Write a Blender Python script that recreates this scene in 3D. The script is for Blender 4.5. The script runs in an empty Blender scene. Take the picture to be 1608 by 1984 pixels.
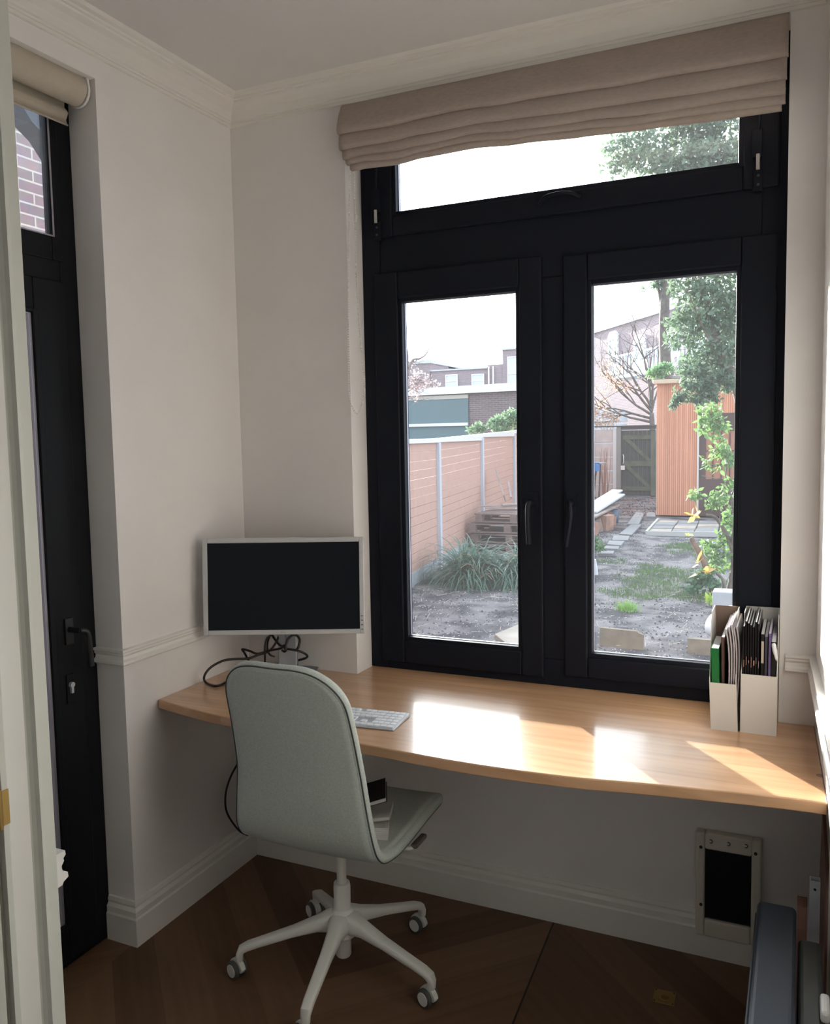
import bpy, bmesh, math, random
from mathutils import Vector, Matrix, noise
random.seed(7)
sc = bpy.context.scene
COL = sc.collection
R = math.radians

# ---------------------------------------------------------------- camera
CAM = Vector((1.9171, -2.6123, 1.6073))
RX = Vector((0.9084341430, 0.4176023994, -0.0188585215))
RY = Vector((0.0179342674, -0.0840055502, -0.9963038842))      # image down
RZ = Vector((-0.4176431130, 0.9047382514, -0.0838029032))      # view direction
FPX, CX, CY = 1627.59, 801.85, 984.12
cd = bpy.data.cameras.new('camera'); cam = bpy.data.objects.new('camera', cd); COL.objects.link(cam)
m = Matrix((RX, -RY, -RZ)).transposed().to_4x4(); m.translation = CAM
cam.matrix_world = m
cd.sensor_fit = 'HORIZONTAL'; cd.sensor_width = 36.0; cd.lens = FPX / 1608 * 36.0
cd.shift_x = (804 - CX) / 1608; cd.shift_y = -(992 - CY) / 1608
cd.clip_start = 0.01; cd.clip_end = 400
sc.camera = cam
def at(u, v, val, ax=1):                                       # a measured image point as a point of the room on the plane axis = val
    d = RX * ((u - CX) / FPX) + RY * ((v - CY) / FPX) + RZ
    return CAM + d * ((val - CAM[ax]) / d[ax])

# ---------------------------------------------------------------- light, world, exposure
SUN_AZ, SUN_EL = R(39.7), R(14.5)
SUN_DIR = Vector((-math.sin(SUN_AZ) * math.cos(SUN_EL), math.cos(SUN_AZ) * math.cos(SUN_EL), math.sin(SUN_EL)))
SUN_STRENGTH = 12.0
SKY_BASE, SKY_GLOW = 1.55, 15.0
ROOM_LIGHT = 3.1
sc.view_settings.view_transform = 'Standard'; sc.view_settings.look = 'None'
sc.view_settings.exposure = 1.05; sc.view_settings.gamma = 1.0; sc.view_settings.use_curve_mapping = False
w = bpy.data.worlds.new('sky'); sc.world = w; w.use_nodes = True
nt = w.node_tree; nt.nodes.clear()
def N(nt, t, **k):
    n = nt.nodes.new(t)
    for a, b in k.items(): setattr(n, a, b)
    return n
L = lambda nt, a, b: nt.links.new(a, b)
tc = N(nt, 'ShaderNodeTexCoord'); dp = N(nt, 'ShaderNodeVectorMath', operation='DOT_PRODUCT')
L(nt, tc.outputs['Generated'], dp.inputs[0]); dp.inputs[1].default_value = SUN_DIR
mx = N(nt, 'ShaderNodeMath', operation='MAXIMUM'); L(nt, dp.outputs['Value'], mx.inputs[0]); mx.inputs[1].default_value = 0
pw = N(nt, 'ShaderNodeMath', operation='POWER'); L(nt, mx.outputs[0], pw.inputs[0]); pw.inputs[1].default_value = 18
b1 = N(nt, 'ShaderNodeBackground'); b1.inputs[0].default_value = (.765, .86, 1, 1); b1.inputs[1].default_value = SKY_BASE
b2 = N(nt, 'ShaderNodeBackground'); b2.inputs[0].default_value = (1, .98, .95, 1)
ml = N(nt, 'ShaderNodeMath', operation='MULTIPLY'); L(nt, pw.outputs[0], ml.inputs[0]); ml.inputs[1].default_value = SKY_GLOW
L(nt, ml.outputs[0], b2.inputs[1])
ad = N(nt, 'ShaderNodeAddShader'); L(nt, b1.outputs[0], ad.inputs[0]); L(nt, b2.outputs[0], ad.inputs[1])
wo = N(nt, 'ShaderNodeOutputWorld'); L(nt, ad.outputs[0], wo.inputs[0])
sl = bpy.data.lights.new('sun', 'SUN'); sl.energy = SUN_STRENGTH; sl.angle = R(0.8); sl.color = (1, .92, .82)
so = bpy.data.objects.new('sun', sl); COL.objects.link(so); so.rotation_euler = (-SUN_DIR).to_track_quat('-Z', 'Y').to_euler()
def area(name, loc, look, sx, sy, e, col=(1, 1, 1), portal=False):
    l = bpy.data.lights.new(name, 'AREA'); l.shape = 'RECTANGLE'; l.size = sx; l.size_y = sy; l.energy = e; l.color = col
    o = bpy.data.objects.new(name, l); COL.objects.link(o); o.location = loc
    o.rotation_euler = (Vector(look) - Vector(loc)).to_track_quat('-Z', 'Y').to_euler()
    if portal: l.cycles.is_portal = True
    return o
area('window_portal', (1.17, .22, 1.75), (1.17, -1, 1.75), 1.45, 2.1, 1, portal=True)
area('room_daylight', (1.6, -5.9, 1.75), (1.3, -1.7, 1.4), 2.2, 1.8, ROOM_LIGHT, (.90, .96, 1.0))     # the window of the room the camera stands in
sc.cycles.use_denoising = True
sc.cycles.max_bounces = 12; sc.cycles.diffuse_bounces = 8; sc.cycles.transparent_max_bounces = 24
sc.cycles.sample_clamp_indirect = 8

# ---------------------------------------------------------------- materials
MATS = {}
def mat(name, col, rough=.5, metal=0, spec=.5, var=0, scale=8, stretch=(1, 1, 1), bump=0, bscale=None, translucent=0, coat=0, col2=None, detail=6, lo=.35, hi=.65):
    if name in MATS: return MATS[name]
    M = bpy.data.materials.new(name); M.use_nodes = True; nt = M.node_tree; p = nt.nodes['Principled BSDF']
    p.inputs['Roughness'].default_value = rough; p.inputs['Metallic'].default_value = metal
    p.inputs['Specular IOR Level'].default_value = spec; p.inputs['Coat Weight'].default_value = coat; p.inputs['Coat Roughness'].default_value = .12
    p.inputs['Base Color'].default_value = (*col, 1)
    if var or bump or col2:
        t = N(nt, 'ShaderNodeTexCoord'); mp = N(nt, 'ShaderNodeMapping'); L(nt, t.outputs['Object'], mp.inputs[0]); mp.inputs['Scale'].default_value = stretch
        n = N(nt, 'ShaderNodeTexNoise'); L(nt, mp.outputs[0], n.inputs['Vector']); n.inputs['Scale'].default_value = scale; n.inputs['Detail'].default_value = detail
        c = N(nt, 'ShaderNodeValToRGB'); L(nt, n.outputs['Fac'], c.inputs[0])
        c.color_ramp.elements[0].position = lo; c.color_ramp.elements[1].position = hi
        a = col2 if col2 else [x * (1 - var) for x in col]
        bcol = col if col2 else [min(1, x * (1 + var)) for x in col]
        c.color_ramp.elements[0].color = (*a, 1); c.color_ramp.elements[1].color = (*bcol, 1)
        if var or col2: L(nt, c.outputs[0], p.inputs['Base Color'])
        if bump:
            n2 = N(nt, 'ShaderNodeTexNoise'); L(nt, mp.outputs[0], n2.inputs['Vector']); n2.inputs['Scale'].default_value = bscale or scale * 3
            bu = N(nt, 'ShaderNodeBump'); bu.inputs['Strength'].default_value = bump; bu.inputs['Distance'].default_value = .01
            L(nt, n2.outputs['Fac'], bu.inputs['Height']); L(nt, bu.outputs[0], p.inputs['Normal'])
    if translucent:
        tr = N(nt, 'ShaderNodeBsdfTranslucent'); tr.inputs[0].default_value = (*[min(1, x * 1.2) for x in col], 1)
        mi = N(nt, 'ShaderNodeMixShader'); mi.inputs[0].default_value = translucent
        L(nt, p.outputs[0], mi.inputs[1]); L(nt, tr.outputs[0], mi.inputs[2]); L(nt, mi.outputs[0], nt.nodes['Material Output'].inputs[0])
    MATS[name] = M; return M
def brick_mat(name, c1, c2, mortar, scale=1.0, bw=.21, rh=.0625, axis='x', rough=.9):
    M = bpy.data.materials.new(name); M.use_nodes = True; nt = M.node_tree; p = nt.nodes['Principled BSDF']; p.inputs['Roughness'].default_value = rough
    t = N(nt, 'ShaderNodeTexCoord'); s = N(nt, 'ShaderNodeSeparateXYZ'); L(nt, t.outputs['Object'], s.inputs[0])
    c = N(nt, 'ShaderNodeCombineXYZ'); L(nt, s.outputs[0 if axis == 'x' else 1], c.inputs[0]); L(nt, s.outputs[2], c.inputs[1])
    b = N(nt, 'ShaderNodeTexBrick'); L(nt, c.outputs[0], b.inputs['Vector'])
    b.inputs['Scale'].default_value = 1 / scale; b.inputs['Brick Width'].default_value = bw; b.inputs['Row Height'].default_value = rh
    b.inputs['Mortar Size'].default_value = .006; b.inputs['Mortar Smooth'].default_value = .2; b.inputs['Bias'].default_value = 0
    b.inputs['Color1'].default_value = (*c1, 1); b.inputs['Color2'].default_value = (*c2, 1); b.inputs['Mortar'].default_value = (*mortar, 1)
    n = N(nt, 'ShaderNodeTexNoise'); L(nt, t.outputs['Object'], n.inputs['Vector']); n.inputs['Scale'].default_value = 18
    mi = N(nt, 'ShaderNodeMixRGB', blend_type='MULTIPLY'); mi.inputs[0].default_value = .35; L(nt, b.outputs[0], mi.inputs[1]); L(nt, n.outputs['Color'], mi.inputs[2])
    L(nt, mi.outputs[0], p.inputs['Base Color'])
    bu = N(nt, 'ShaderNodeBump'); bu.inputs['Strength'].default_value = .5; bu.inputs['Distance'].default_value = .01; bu.invert = True
    L(nt, b.outputs['Fac'], bu.inputs['Height']); L(nt, bu.outputs[0], p.inputs['Normal'])
    return M
def glass_mat(name, veil=.05, specks=0, tint=(.93, .96, .97)):
    M = bpy.data.materials.new(name); M.use_nodes = True; nt = M.node_tree; nt.nodes.remove(nt.nodes['Principled BSDF'])
    tr = N(nt, 'ShaderNodeBsdfTransparent'); tr.inputs[0].default_value = (*tint, 1)
    gl = N(nt, 'ShaderNodeBsdfGlossy'); gl.inputs['Roughness'].default_value = .01
    fr = N(nt, 'ShaderNodeFresnel'); fr.inputs[0].default_value = 1.35
    m1 = N(nt, 'ShaderNodeMixShader'); L(nt, fr.outputs[0], m1.inputs[0]); L(nt, tr.outputs[0], m1.inputs[1]); L(nt, gl.outputs[0], m1.inputs[2])
    tl = N(nt, 'ShaderNodeBsdfTranslucent'); tl.inputs[0].default_value = (.9, .92, 1, 1)
    m2 = N(nt, 'ShaderNodeMixShader'); L(nt, m1.outputs[0], m2.inputs[1]); L(nt, tl.outputs[0], m2.inputs[2])
    m2.inputs[0].default_value = veil  # even translucent veil put into the pane to imitate haze over the garden
    if specks:
        t = N(nt, 'ShaderNodeTexCoord'); n = N(nt, 'ShaderNodeTexNoise'); L(nt, t.outputs['Object'], n.inputs['Vector']); n.inputs['Scale'].default_value = 95; n.inputs['Detail'].default_value = 3
        c = N(nt, 'ShaderNodeMapRange'); L(nt, n.outputs['Fac'], c.inputs[0]); c.inputs[1].default_value = .66; c.inputs[2].default_value = .76; c.inputs[3].default_value = veil; c.inputs[4].default_value = specks
        L(nt, c.outputs[0], m2.inputs[0])
    L(nt, m2.outputs[0], nt.nodes['Material Output'].inputs[0])
    return M
def wood_mat(name, c1, c2, board=.11, rough=.35, coat=0, axis=0, seam=.0, grain=1.0, knots=0):
    """boards laid side by side: grain along x (axis 0) or y or z; each board its own tone"""
    M = bpy.data.materials.new(name); M.use_nodes = True; nt = M.node_tree; p = nt.nodes['Principled BSDF']
    p.inputs['Roughness'].default_value = rough; p.inputs['Coat Weight'].default_value = coat; p.inputs['Coat Roughness'].default_value = .1
    t = N(nt, 'ShaderNodeTexCoord'); s = N(nt, 'ShaderNodeSeparateXYZ'); L(nt, t.outputs['Object'], s.inputs[0])
    cross = {0: 1, 1: 0, 2: 0}[axis] if axis != 'xz' else 2
    al = 0 if axis == 'xz' else axis
    dv = N(nt, 'ShaderNodeMath', operation='DIVIDE'); L(nt, s.outputs[cross], dv.inputs[0]); dv.inputs[1].default_value = board
    fl = N(nt, 'ShaderNodeMath', operation='FLOOR'); L(nt, dv.outputs[0], fl.inputs[0])
    wn = N(nt, 'ShaderNodeTexWhiteNoise', noise_dimensions='1D'); L(nt, fl.outputs[0], wn.inputs['W'])
    mp = N(nt, 'ShaderNodeMapping'); L(nt, t.outputs['Object'], mp.inputs[0])
    sc3 = [14 * grain] * 3; sc3[al] = 1.1 * grain; mp.inputs['Scale'].default_value = sc3
    cm = N(nt, 'ShaderNodeVectorMath', operation='ADD'); L(nt, mp.outputs[0], cm.inputs[0]); 
    mu = N(nt, 'ShaderNodeVectorMath', operation='SCALE'); L(nt, wn.outputs['Color'], mu.inputs[0]); mu.inputs['Scale'].default_value = 30; L(nt, mu.outputs[0], cm.inputs[1])
    n = N(nt, 'ShaderNodeTexNoise'); L(nt, cm.outputs[0], n.inputs['Vector']); n.inputs['Scale'].default_value = 2.2; n.inputs['Detail'].default_value = 8; n.inputs['Distortion'].default_value = .6
    c = N(nt, 'ShaderNodeValToRGB'); L(nt, n.outputs['Fac'], c.inputs[0]); c.color_ramp.elements[0].position = .3; c.color_ramp.elements[1].position = .7
    c.color_ramp.elements[0].color = (*c2, 1); c.color_ramp.elements[1].color = (*c1, 1)
    hv = N(nt, 'ShaderNodeHueSaturation'); L(nt, c.outputs[0], hv.inputs['Color'])
    mr = N(nt, 'ShaderNodeMapRange'); L(nt, wn.outputs['Value'], mr.inputs[0]); mr.inputs[3].default_value = .86; mr.inputs[4].default_value = 1.14; L(nt, mr.outputs[0], hv.inputs['Value'])
    out = hv.outputs[0]
    if seam:
        fr = N(nt, 'ShaderNodeMath', operation='FRACT'); L(nt, dv.outputs[0], fr.inputs[0])
        lt = N(nt, 'ShaderNodeMath', operation='LESS_THAN'); L(nt, fr.outputs[0], lt.inputs[0]); lt.inputs[1].default_value = seam
        mi = N(nt, 'ShaderNodeMixRGB'); L(nt, lt.outputs[0], mi.inputs[0]); L(nt, out, mi.inputs[1]); mi.inputs[2].default_value = (*[x * .25 for x in c2], 1); out = mi.outputs[0]
    if knots:
        v = N(nt, 'ShaderNodeTexVoronoi'); L(nt, t.outputs['Object'], v.inputs['Vector']); v.inputs['Scale'].default_value = knots
        k = N(nt, 'ShaderNodeMath', operation='LESS_THAN'); L(nt, v.outputs['Distance'], k.inputs[0]); k.inputs[1].default_value = .035
        mi = N(nt, 'ShaderNodeMixRGB'); L(nt, k.outputs[0], mi.inputs[0]); L(nt, out, mi.inputs[1]); mi.inputs[2].default_value = (*[x * .35 for x in c2], 1); out = mi.outputs[0]
    L(nt, out, p.inputs['Base Color'])
    return M

# ---------------------------------------------------------------- geometry helpers
WM = {}                                                        # world matrices of the parents
def BM(): return bmesh.new()
def xf(bm, vs, M):
    if M is not None:
        for v in vs: v.co = M @ v.co
def box(bm, x0, x1, y0, y1, z0, z1, M=None):
    vs = [bm.verts.new((x, y, z)) for x in (x0, x1) for y in (y0, y1) for z in (z0, z1)]
    for f in ((0, 1, 3, 2), (4, 6, 7, 5), (0, 4, 5, 1), (2, 3, 7, 6), (0, 2, 6, 4), (1, 5, 7, 3)): bm.faces.new([vs[i] for i in f])
    xf(bm, vs, M); return vs
def prism(bm, pts, a, b, axis='z', M=None):
    def P(p, h): return {'z': (p[0], p[1], h), 'x': (h, p[0], p[1]), 'y': (p[0], h, p[1])}[axis]
    lo = [bm.verts.new(P(p, a)) for p in pts]; hi = [bm.verts.new(P(p, b)) for p in pts]; n = len(pts)
    bm.faces.new(lo); bm.faces.new(hi[::-1])
    for i in range(n): bm.faces.new((lo[i], hi[i], hi[(i + 1) % n], lo[(i + 1) % n]))
    xf(bm, lo + hi, M); return lo + hi
def tube(bm, pts, r, n=8, caps=True, M=None, flat=1.0):
    pts = [Vector(p) for p in pts]; rs = r if isinstance(r, (list, tuple)) else [r] * len(pts)
    rings = []; t0 = (pts[1] - pts[0]).normalized()
    u = t0.cross(Vector((0, 0, 1)));  u = (t0.cross(Vector((1, 0, 0))) if u.length < .1 else u).normalized()
    allv = []
    for i, p in enumerate(pts):
        t = (pts[min(i + 1, len(pts) - 1)] - pts[max(i - 1, 0)]).normalized()
        u = (u - t * u.dot(t));  u = u.normalized() if u.length > 1e-6 else t.orthogonal().normalized()
        v = t.cross(u)
        ring = [bm.verts.new(p + (u * math.cos(2 * math.pi * k / n) + v * (math.sin(2 * math.pi * k / n) * flat)) * rs[i]) for k in range(n)]
        rings.append(ring); allv += ring
    for a, b in zip(rings, rings[1:]):
        for k in range(n): bm.faces.new((a[k], a[(k + 1) % n], b[(k + 1) % n], b[k]))
    if caps: bm.faces.new(rings[0][::-1]); bm.faces.new(rings[-1])
    xf(bm, allv, M); return allv
def cyl(bm, a, b, r, n=20, r2=None): return tube(bm, [a, b], [r, r if r2 is None else r2], n)
def smooth_path(pts, k=6):
    pts = [Vector(p) for p in pts]; out = []
    for i in range(len(pts) - 1):
        p0, p1, p2, p3 = pts[max(i - 1, 0)], pts[i], pts[i + 1], pts[min(i + 2, len(pts) - 1)]
        for j in range(k):
            t = j / k
            out.append(.5 * ((2 * p1) + (p2 - p0) * t + (2 * p0 - 5 * p1 + 4 * p2 - p3) * t * t + (3 * p1 - p0 - 3 * p2 + p3) * t ** 3))
    return out + [pts[-1]]
def moulding(bm, path, prof, closed_prof=True):
    """sweep a profile of (offset from the wall, z) along plan points; the room is on the right of the walk; corners mitred"""
    n = len(path); rows = []
    for i, p in enumerate(path):
        p = Vector((p[0], p[1]))
        d1 = (p - Vector(path[i - 1][:2])).normalized() if i else None
        d2 = (Vector(path[i + 1][:2]) - p).normalized() if i < n - 1 else None
        n1 = Vector((d1.y, -d1.x)) if d1 else None; n2 = Vector((d2.y, -d2.x)) if d2 else None
        if n1 and n2: mv = (n1 + n2) / (1 + n1.dot(n2))
        else: mv = n1 or n2
        rows.append([bm.verts.new((p.x + mv.x * o, p.y + mv.y * o, z)) for o, z in prof])
    k = len(prof)
    for a, b in zip(rows, rows[1:]):
        for j in range(k if closed_prof else k - 1): bm.faces.new((a[j], a[(j + 1) % k], b[(j + 1) % k], b[j]))
    bm.faces.new(rows[0]); bm.faces.new(rows[-1][::-1])
def sheet(bm, grid):
    vs = [[bm.verts.new(p) for p in row] for row in grid]
    for a, b in zip(vs, vs[1:]):
        for i in range(len(a) - 1): bm.faces.new((a[i], a[i + 1], b[i + 1], b[i]))
    return vs
def obj(name, bm, m, parent=None, smooth=False, bevel=0, seg=2, solid=0, local=False, kind=None, autosmooth=False, label=None):
    if parent is not None and not local:
        inv = WM[parent.name].inverted()
        for v in bm.verts: v.co = inv @ v.co
    bmesh.ops.recalc_face_normals(bm, faces=bm.faces) if not solid else None
    me = bpy.data.meshes.new(name); bm.to_mesh(me); bm.free()
    me.materials.append(m)
    o = bpy.data.objects.new(name, me); COL.objects.link(o)
    if parent is not None: o.parent = parent
    WM[o.name] = WM[parent.name].copy() if parent is not None else Matrix.Identity(4)
    if smooth:
        for p in me.polygons: p.use_smooth = True
        if autosmooth: me.set_sharp_from_angle(angle=R(35))
    if solid: s = o.modifiers.new('solid', 'SOLIDIFY'); s.thickness = solid; s.offset = 0
    if bevel: b = o.modifiers.new('bevel', 'BEVEL'); b.width = bevel; b.segments = seg; b.limit_method = 'ANGLE'; b.angle_limit = R(40)
    if kind: o['kind'] = kind
    if label: o['label'] = label
    return o
def mesh_obj(name, verts, faces, m, parent=None, smooth=False, kind=None):
    me = bpy.data.meshes.new(name)
    if parent is not None:
        inv = WM[parent.name].inverted(); verts = [inv @ Vector(v) for v in verts]
    me.from_pydata([tuple(v) for v in verts], [], faces); me.materials.append(m)
    o = bpy.data.objects.new(name, me); COL.objects.link(o)
    if parent is not None: o.parent = parent
    if smooth:
        for p in me.polygons: p.use_smooth = True
    WM[o.name] = WM[parent.name].copy() if parent is not None else Matrix.Identity(4)
    if kind: o['kind'] = kind
    return o
def tag(o, label, cat, group=None, kind=None):
    o['label'] = label; o['category'] = cat
    if group: o['group'] = group
    if kind: o['kind'] = kind
    return o
def thing(name, label, cat, loc=(0, 0, 0), rz=0, group=None):
    o = bpy.data.objects.new(name, None); COL.objects.link(o); o.location = loc; o.rotation_euler = (0, 0, rz); o.empty_display_size = .05
    WM[o.name] = Matrix.Translation(Vector(loc)) @ Matrix.Rotation(rz, 4, 'Z')
    return tag(o, label, cat, group)
def root(name, loc, label=None):                                # a piece of the setting made of parts
    o = bpy.data.objects.new(name, None); COL.objects.link(o); o.location = loc; WM[o.name] = Matrix.Translation(Vector(loc)); o['kind'] = 'structure'
    if label: o['label'] = label
    return o

# ---------------------------------------------------------------- shared materials
wall_m = mat('wall_paint', (.79, .76, .745), .85, var=.02, scale=3, bump=.03, bscale=60)
white_m = mat('white_trim_paint', (.78, .76, .725), .45)
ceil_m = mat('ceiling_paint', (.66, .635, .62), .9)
black_m = mat('black_window_paint', (.009, .011, .018), .5, spec=.16)
door_black = mat('black_door_paint', (.008, .009, .011), .5, spec=.15)
silver_m = mat('brushed_silver', (.62, .63, .65), .35, .7)
grey_spacer = mat('aluminium_spacer', (.42, .40, .46), .35, .5)
brass_m = mat('aged_brass', (.34, .22, .07), .45, .7)
blackpl = mat('black_plastic', (.012, .012, .013), .45)
cable_m = mat('black_cable_rubber', (.012, .011, .011), .4)
pane_m = glass_mat('window_glass', .006)
pane_dirty = glass_mat('dusty_window_glass', .009, .3)
pane_door = glass_mat('door_glass', .01)
# ================================================================ ROOM SHELL
W, HC = 1.966, 2.82
def wx(y): return W - .038 * y                                  # the right wall runs slightly outwards towards the room
DT = .76                                                        # desk top height
XO1, XO2, FY = .474, 1.870, .112                                # window opening and frame face
# chevron oak floor
fm = bpy.data.materials.new('chevron_oak_floor'); fm.use_nodes = True; nt = fm.node_tree; p = nt.nodes['Principled BSDF']
p.inputs['Roughness'].default_value = .42; p.inputs['Specular IOR Level'].default_value = .3
t = N(nt, 'ShaderNodeTexCoord'); s = N(nt, 'ShaderNodeSeparateXYZ'); L(nt, t.outputs['Object'], s.inputs[0])
def mth(op, a, b=None, c=None):
    n = N(nt, 'ShaderNodeMath', operation=op)
    for i, q in enumerate((a, b, c)):
        if q is None: continue
        if isinstance(q, (int, float)): n.inputs[i].default_value = q
        else: L(nt, q, n.inputs[i])
    return n.outputs[0]
u = mth('ADD', mth('SUBTRACT', s.outputs[0], 1.2), mth('MULTIPLY', s.outputs[1], .05))
pp = mth('PINGPONG', u, .62)
v = mth('ADD', s.outputs[1], pp)
idx = mth('ADD', mth('FLOOR', mth('DIVIDE', v, .19)), mth('MULTIPLY', mth('FLOOR', mth('DIVIDE', u, .62)), 37))
wn = N(nt, 'ShaderNodeTexWhiteNoise', noise_dimensions='1D'); L(nt, idx, wn.inputs['W'])
gn = N(nt, 'ShaderNodeTexNoise'); cb = N(nt, 'ShaderNodeCombineXYZ'); L(nt, mth('MULTIPLY', v, 30), cb.inputs[0]); L(nt, mth('MULTIPLY', mth('SUBTRACT', u, s.outputs[1]), 2), cb.inputs[1]); L(nt, cb.outputs[0], gn.inputs['Vector']); gn.inputs['Scale'].default_value = 1; gn.inputs['Detail'].default_value = 7
fac = mth('ADD', mth('MULTIPLY', wn.outputs['Value'], .5), mth('MULTIPLY', gn.outputs['Fac'], .5))
cr = N(nt, 'ShaderNodeValToRGB'); L(nt, fac, cr.inputs[0]); cr.color_ramp.elements[0].position = .2; cr.color_ramp.elements[1].position = .85
cr.color_ramp.elements[0].color = (.10, .052, .028, 1); cr.color_ramp.elements[1].color = (.20, .115, .065, 1)
sm = mth('LESS_THAN', mth('ABSOLUTE', u), .0028)
mi = N(nt, 'ShaderNodeMixRGB'); L(nt, sm, mi.inputs[0]); L(nt, cr.outputs[0], mi.inputs[1]); mi.inputs[2].default_value = (.01, .006, .004, 1)
L(nt, mi.outputs[0], p.inputs['Base Color'])
bm = BM(); box(bm, -.3, W + .24, -1.7, .2, -.08, 0); box(bm, -1.6, 4.2, -6.1, -1.7, -.08, 0)
obj('floor', bm, fm, kind='structure')
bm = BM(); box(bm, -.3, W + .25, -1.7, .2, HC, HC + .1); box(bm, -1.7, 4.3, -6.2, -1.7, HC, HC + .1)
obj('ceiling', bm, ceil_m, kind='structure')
# back wall with the window opening
bm = BM()
box(bm, -.25, XO1, 0, .2, 0, HC); box(bm, XO2, W + .25, 0, .2, 0, HC); box(bm, XO1, XO2, 0, .2, 0, DT - .03); box(bm, XO1, XO2, 0, .2, 2.742, HC)
obj('wall_back', bm, wall_m, kind='structure')
DY0, DY1, DH = -1.50, -.652, 2.682                              # garden door recess
bm = BM()
box(bm, -.155, 0, DY1, 0, 0, HC); box(bm, -.25, 0, -1.7, DY0, 0, HC); box(bm, -.25, 0, DY0, DY1, DH, HC)
obj('wall_left', bm, wall_m, kind='structure')
bm = BM(); prism(bm, [(W, 0), (W + .25, 0), (W + .25, -1.7), (wx(-1.7), -1.7)], DT - .03, HC, 'z'); prism(bm, [(wx(-.62), -.62), (W + .25, -.62), (W + .25, -1.7), (wx(-1.7), -1.7)], 0, DT - .03, 'z'); box(bm, W + .12, W + .25, -.62, 0, 0, DT - .03)
obj('wall_right', bm, mat('right_wall_paint', (.80, .78, .76), .8), kind='structure')
JX = .867
bm = BM(); box(bm, -.25, JX, -1.80, -1.70, 0, HC); box(bm, JX, W + .25, -1.8, -1.7, 2.55, HC)
obj('wall_front', bm, white_m, kind='structure')
# the room the camera stands in (out of view; it closes the light in)
bm = BM()
box(bm, -1.7, -1.6, -6.2, -1.7, 0, HC); box(bm, 4.2, 4.3, -6.2, -1.7, 0, HC); box(bm, -1.7, 4.3, -6.2, -6.1, 0, HC)
box(bm, -1.7, -.25, -1.8, -1.7, 0, HC); box(bm, W + .25, 4.3, -1.8, -1.7, 0, HC)
obj('wall_rear', bm, wall_m, kind='structure')
# mouldings
base_prof = [(0, .142), (.008, .142), (.011, .130), (.009, .122), (.017, .112), (.017, .094), (.021, .088), (.021, 0), (0, 0)]
rail_prof = [(0, .964), (.018, .964), (.019, .957), (.014, .953), (.015, .948), (.009, .941), (.012, .932), (.021, .927), (.022, .919), (.012, .915), (.010, .911), (0, .910)]
corn_prof = [(0, 2.742), (.009, 2.742), (.012, 2.75), (.016, 2.75), (.017, 2.757), (.023, 2.759), (.026, 2.765), (.036, 2.778), (.052, 2.790), (.072, 2.797), (.074, 2.803), (.082, 2.804), (.084, 2.81), (.098, 2.812), (.106, 2.82), (0, 2.82)]
bm = BM(); moulding(bm, [(-.105, DY1), (0, DY1), (0, 0)], base_prof); obj('baseboard_left', bm, white_m, kind='structure')
bm = BM(); moulding(bm, [(0, 0), (W + .12, 0)], base_prof); obj('baseboard_back', bm, white_m, kind='structure')
bm = BM(); moulding(bm, [(wx(-.63), -.63), (wx(-1.7), -1.7)], [(o * .8, z) for o, z in base_prof]); obj('baseboard_right', bm, white_m, kind='structure')
bm = BM(); moulding(bm, [(-.105, DY1), (0, DY1), (0, 0), (.455, 0)], rail_prof); obj('trim_1', bm, white_m, kind='structure')
bm = BM(); moulding(bm, [(1.886, 0), (W, 0), (wx(-1.7), -1.7)], rail_prof); obj('trim_2', bm, white_m, kind='structure')
bm = BM(); moulding(bm, [(0, -1.7), (0, 0), (W, 0), (wx(-1.7), -1.7)], corn_prof); obj('trim_3', bm, mat('cornice_paint', (.76, .73, .68), .7), kind='structure')
bm = BM(); moulding(bm, [(JX - .001, -1.70), (.02, -1.70)], rail_prof); obj('trim_4', bm, white_m, kind='structure')
# doorway lining with its stop moulding, seen along the left edge
bm = BM()
cas = [(JX - .02, -1.70), (JX + .0, -1.7005), (JX + .002, -1.702), (JX + .002, -1.722), (JX + .009, -1.726), (JX + .010, -1.733), (JX + .005, -1.737), (JX + .001, -1.742), (JX - .004, -1.755), (JX - .004, -1.772), (JX + .002, -1.784), (JX + .009, -1.788), (JX + .010, -1.798), (JX - .02, -1.80)]
prism(bm, cas, 0, 2.55, 'z'); obj('trim_5', bm, mat('doorway_cream_paint', (.62, .62, .565), .5), kind='structure')
d2 = root('door_2', (.86, -1.83, .01)); d2['label'] = 'pale painted door leaf standing open at the left edge of the view'
bm = BM(); box(bm, .832, .872, -2.55, -1.806, .01, 2.5); obj('door_leaf', bm, MATS['doorway_cream_paint'], d2, bevel=.003)
hp = at(14, 1568, -1.797)
bm = BM(); box(bm, JX + .0095, JX + .0115, -1.7995, -1.787, hp.z - .026, hp.z + .026); cyl(bm, (JX + .009, -1.803, hp.z - .03), (JX + .009, -1.803, hp.z + .03), .005, 12)
obj('hinge', bm, brass_m, d2, bevel=.001, label='brass hinge')

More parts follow.
